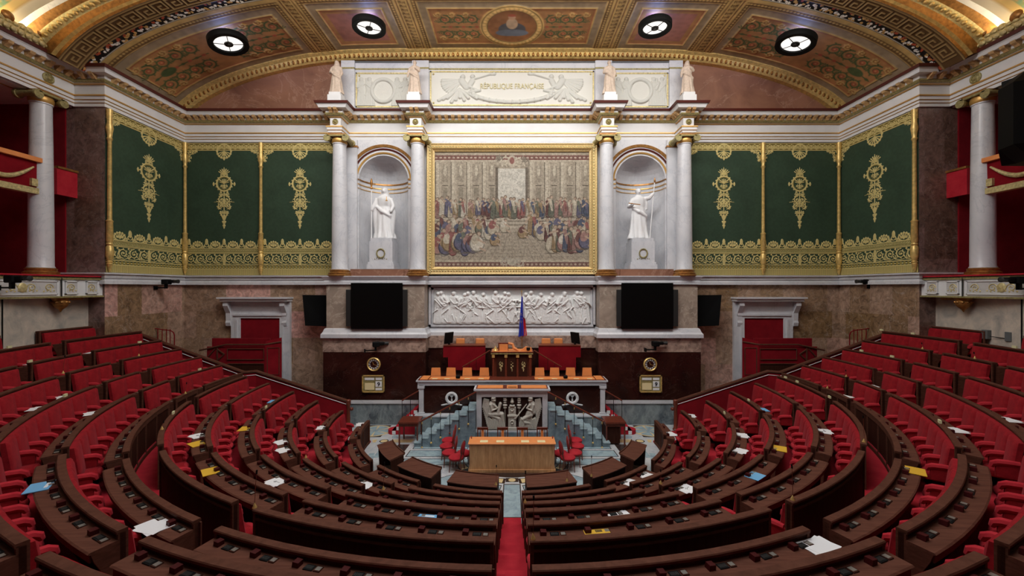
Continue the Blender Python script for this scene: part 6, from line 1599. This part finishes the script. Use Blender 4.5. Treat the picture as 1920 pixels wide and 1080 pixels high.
# ceiling lamps
def lamp(x, y, z, tilt, r, label):
    T = Matrix.Translation((x, y, z)) @ Matrix.Rotation(tilt, 4, 'Y') @ Matrix.Rotation(PI, 4, 'X')
    t = thing('ceiling_lamp', label, 'lamp', (x, y, z), 0, 'round ceiling lamps')
    m = MB(); m.lathe([(r*.98, -.12), (r, -.10), (r, .10), (r*.97, .12), (r*.72, .09), (r*.70, 0), (r*.6, -.1)], (0, 0, 0), black, 36, T); m.build('black_ring', t, True)
    m = MB(); m.lathe([(r*.74, .02), (r*.4, .05), (.001, .06)], (0, 0, 0), lamp_glass, 36, T); gl = m.build('glass', t, True)
    m = MB(); m.lathe([(r*.22, .05), (r*.22, .09), (r*.17, .10), (r*.16, .08), (r*.11, .09), (r*.1, .12), (.001, .12)], (0, 0, 0), dgrey, 24, T)
    hub = m.build('hub', t, True); hub.parent = gl
    for k in range(4):
        a = PI/4+PI/2*k+.3; m = MB(); m.tube([T @ Vector((r*.2*math.cos(a), r*.2*math.sin(a), .075)), T @ Vector((r*.74*math.cos(a), r*.74*math.sin(a), .05))], .014, black, 5); m.build('spoke', t).parent = gl
    L = bpy.data.lights.new('lamp_glow', 'POINT'); L.energy = 60; L.color = (.30, .42, 1.0); L.shadow_soft_size = .3; lo = bpy.data.objects.new('lamp_glow', L); COL.objects.link(lo)
    up_ = (T.to_3x3() @ Vector((0, 0, -1))).normalized(); lo.location = up_*.20; lo.parent = t
LAMPS = []
for px, py, tl, rr_ in ((692, 50, 0, .86), (428, 80, 0, .95)):
    ray = Vector(((960-px)/F, 1, (540-py)/F)); D = 17.4
    for _ in range(8):
        xx = ray.x*D; zc_ = float(np.interp(xx, cxs, czs))-.46; D = zc_/ray.z
    i_ = int(np.searchsorted(cxs, ray.x*D)); sl = math.atan2(czs[i_+2]-czs[i_-2], cxs[i_+2]-cxs[i_-2])
    for s, sd in SIDES: lamp(s*ray.x*D, D, CAMZ+ray.z*D, -s*sl, rr_*.76, 'round white ceiling lamp with black rim, %s lamp on the %s side' % ('inner' if px > 600 else 'outer', sd))

# ================================================================== loose things
def find_row(px, py, dh, dr0, dr1):
    best = None
    for i in range(12):
        if dh > .1 and i == 5: continue
        hgt_ = CAMZ-(ZR[i]-dh); D = F*hgt_/(py-540); x = (px-960)/F*D; r = math.hypot(x, CY-D); mid = R[i]+(dr0+dr1)/2; e = abs(r-mid)
        if best is None or e < best[0]: best = (e, i, x, D, r)
    e, i, x, D, r = best; rc_ = min(max(r, R[i]+dr0), R[i]+dr1); a = math.atan2(x, CY-D)
    return i, a, rc_
def on_desk(px, py): 
    i, a, r = find_row(px, py, .13, .165, .20); return Vector((r*math.sin(a), CY-r*math.cos(a), ZR[i]-.122-.035*(r-R[i]))), a, i
papers = [(277, 992, 'w', 'a4'), (375, 817, 'w', 's'), (517, 904, 'w', 's'), (692, 906, 'w', 'n'), (752, 941, 'w', 's'), (1160, 964, 'w', 's'), (1283, 915, 'w', 's'), (1208, 891, 'w', 'n'), (1177, 903, 'w', 'n'), (1531, 1022, 'w', 'a4'),
          (1806, 809, 'w', 'n'), (1383, 845, 'w', 'n'), (1544, 809, 'w', 's'), (1385, 816, 'w', 'n'), (1258, 814, 'w', 'n'), (606, 802, 'w', 'n'), (530, 829, 'w', 'n'), (538, 843, 'w', 'n'), (157, 777, 'w', 'n'), (672, 796, 'w', 'n'), (90, 747, 'w', 'n'), (46, 769, 'w', 'n'),
          (150, 662, 'w', 'n'), (18, 684, 'w', 'n'), (1293, 780, 'w', 'n'), (1655, 725, 'w', 'n'), (1595, 744, 'w', 'n'), (1910, 790, 'w', 'n'), (66, 916, 'b', 'n'), (805, 969, 'b', 'n'), (1415, 893, 'b', 'n'), (518, 753, 'b', 'n'), (1402, 767, 'b', 'n'),
          (397, 884, 'y', 'n'), (375, 832, 'y', 'n'), (1118, 997, 'y', 'n'), (1717, 884, 'y', 'n'), (1453, 840, 'y', 'n'), (470, 803, 'y', 'n')]
seen = {}
for px, py, kd, sz in papers:
    p, a, i = on_desk(px, py); w_, h_ = (.205, .145) if sz != 'a4' else (.24, .17); rz = a+RNG.uniform(-.35, .35)
    T = Matrix.Translation(p+Vector((0, 0, .004))) @ Matrix.Rotation(rz, 4, 'Z'); m = MB(); sd = 'left' if px < 960 else 'right'
    mt = {'w': paper, 'b': bluep, 'y': yellowp}[kd]; th = .004 if kd == 'w' else .01
    m.box(-w_, w_, -h_, h_, -.002, th, mt, T)
    if kd == 'w':
        m.box(-w_*.8, w_*.95, -h_*1.1, h_*.8, th, th+.003, mt, T @ Matrix.Rotation(.3, 4, 'Z'))
        if sz == 's':
            z_ = th+.004; pts = [(-.05, -.02), (.0, .03), (-.01, -.04), (.05, .02), (.09, .0), (.11, .03)]
            for q in range(len(pts)-1): m.tube([T @ Vector((*pts[q], z_)), T @ Vector((*pts[q+1], z_))], .0035, ink, 4)
    elif kd == 'b': m.box(-w_*.6, w_*.5, h_*.45, h_*.75, th, th+.002, paper, T)
    nm = {'w': 'loose white sheets', 'b': 'blue covered booklet', 'y': 'yellow folder'}[kd]; extra = {'s': ' with dark scribble', 'a4': ', largest on that side', 'n': ''}[sz]
    fr = 'near the centre aisle' if abs(math.degrees(a)) < 24 else ('in second block' if abs(math.degrees(a)) < 46.4 else ('in third block' if abs(math.degrees(a)) < 71.5 else 'toward the stair rail'))
    lab = '%s%s on %s row desk, %s, %s' % (nm, extra, ORD[i], fr, sd)
    seen[lab] = seen.get(lab, 0)+1
    if seen[lab] > 1: lab = lab.replace('loose', 'second loose').replace('blue', 'second blue', 1).replace('yellow', 'second yellow', 1)
    if seen[lab] if lab in seen else 0:
        pass
    tag(m.build({'w': 'paper_sheets', 'b': 'booklet', 'y': 'folder'}[kd]), lab, {'w': 'paper', 'b': 'booklet', 'y': 'folder'}[kd], 'papers left on the desks')
plates = [(12, 653), (45, 680), (262, 643), (383, 694), (119, 744), (325, 776), (515, 764), (1709, 627), (1615, 659), (1674, 670), (1834, 619), (1909, 653), (1460, 709), (1485, 717), (1550, 746), (1762, 793), (1383, 751), (1345, 775)]
ordl = 0
for k, (px, py) in enumerate(plates):
    i, a, r = find_row(px, py, 0, -.08, -.06); p = Vector(((r)*math.sin(a), CY-r*math.cos(a), ZR[i])); T = Matrix.Translation(p) @ Matrix.Rotation(a, 4, 'Z')
    m = MB(); m.box(-.07, .07, -.02, .02, 0, .07, plate_m, T)
    for q in range(3): m.box(-.045+q*.035, -.02+q*.035, -.023, -.02, .02, .05, ink, T)
    sd = 'left' if px < 960 else 'right'; ss = sorted([q for q in plates if (q[0] < 960) == (px < 960)])
    tag(m.build('number_plate'), 'small ivory plate on a bench rail, %s from the left among those on the %s' % (ORD[ss.index((px, py))], sd), 'plate', 'ivory plates on the bench rails')
mics = [(1000, 1014, 935), (985, 946, 888), (472, 955, 886), (719, 918, 868), (930, 906, 870), (1109, 890, 852), (1063, 899, 873), (1487, 938, 873), (1237, 906, 880), (299, 806, 790), (574, 858, 815), (351, 738, 717), (86, 702, 668), (200, 668, 647), (1620, 829, 780), (1554, 728, 712), (1533, 705, 692), (1812, 672, 662), (1701, 654, 642)]
for k, (px, py, pt) in enumerate(sorted(mics)):
    if py < 910 and 900 < px < 1130:
        p = Vector((*G(px, py, .80), .80)); rr_ = math.hypot(p.x, CY-p.y); sc_ = min(max(rr_, 4.62), 4.98)/rr_; p = Vector((p.x*sc_, CY-(CY-p.y)*sc_, .79)); p.z = .83-(math.hypot(p.x, CY-p.y)-4.55)/.48*.09
    else:
        i, a, r = find_row(px, py, 0, -.09, -.05); p = Vector((r*math.sin(a), CY-r*math.cos(a), ZR[i]))
    L = (py-pt)/F*p.y; L = min(max(L, .2), .85)
    t = thing('gooseneck_microphone', 'thin gooseneck microphone on the wooden rows, %s from the left' % (ORD[k] if k < 16 else ['seventeenth', 'eighteenth', 'nineteenth'][k-16]), 'microphone', p, 0, 'gooseneck microphones')
    m = MB(); m.lathe([(.035, 0), (.035, .01), (.012, .06), (.006, .08)], p, gold, 10); m.build('base', t, True)
    m = MB(); m.tube([p+Vector((0, 0, .07)), p+Vector((.005, .01, L*.5)), p+Vector((.01, .03, L-.06))], .0045, mahog, 5); m.build('stem', t)
    m = MB(); m.tube([p+Vector((.01, .03, L-.06)), p+Vector((.01, .04, L))], .014, black, 8); m.build('head', t, True)

# ================================================================== lights, camera
def area(name, loc, rot, sx, sy, e, col=(1, 1, 1)):
    L = bpy.data.lights.new(name, 'AREA'); L.shape = 'RECTANGLE'; L.size = sx; L.size_y = sy; L.energy = e; L.color = col
    o = bpy.data.objects.new(name, L); COL.objects.link(o); o.location = loc; o.rotation_euler = rot; return o
for s in (-1, 1):
    area('cove_light', (s*17.1, 9.5, CAMZ+8.25), (0, PI, 0), .5, 8, 900, (1, .86, .6))
    area('gallery_light', (s*18.2, 9, CAMZ+6.7), (0, 0, 0), 1.0, 8, 5, (1, .9, .8))
# added fill without any fixture, brightens the tribune wall from high in front
area('tribune_fill_light', (0, 12.0, CAMZ+10.4), (math.radians(56), 0, 0), 22, .8, 1130, (1, .97, .93))
w = bpy.data.worlds.new('World'); S.world = w; w.use_nodes = True
w.node_tree.nodes['Background'].inputs['Color'].default_value = (.9, .85, .82, 1); w.node_tree.nodes['Background'].inputs['Strength'].default_value = .05
cam = bpy.data.cameras.new('Camera'); co = bpy.data.objects.new('Camera', cam); COL.objects.link(co)
co.location = (0, 0, CAMZ); co.rotation_euler = (PI/2, 0, 0); cam.sensor_width = 36; cam.lens = 36*F/1920; cam.clip_start = .05; cam.clip_end = 200
S.camera = co
S.view_settings.view_transform = 'Standard'; S.view_settings.look = 'None'; S.view_settings.exposure = 0; S.view_settings.gamma = 1; S.view_settings.use_curve_mapping = False
S.cycles.max_bounces = 6; S.cycles.diffuse_bounces = 3; S.cycles.use_denoising = True
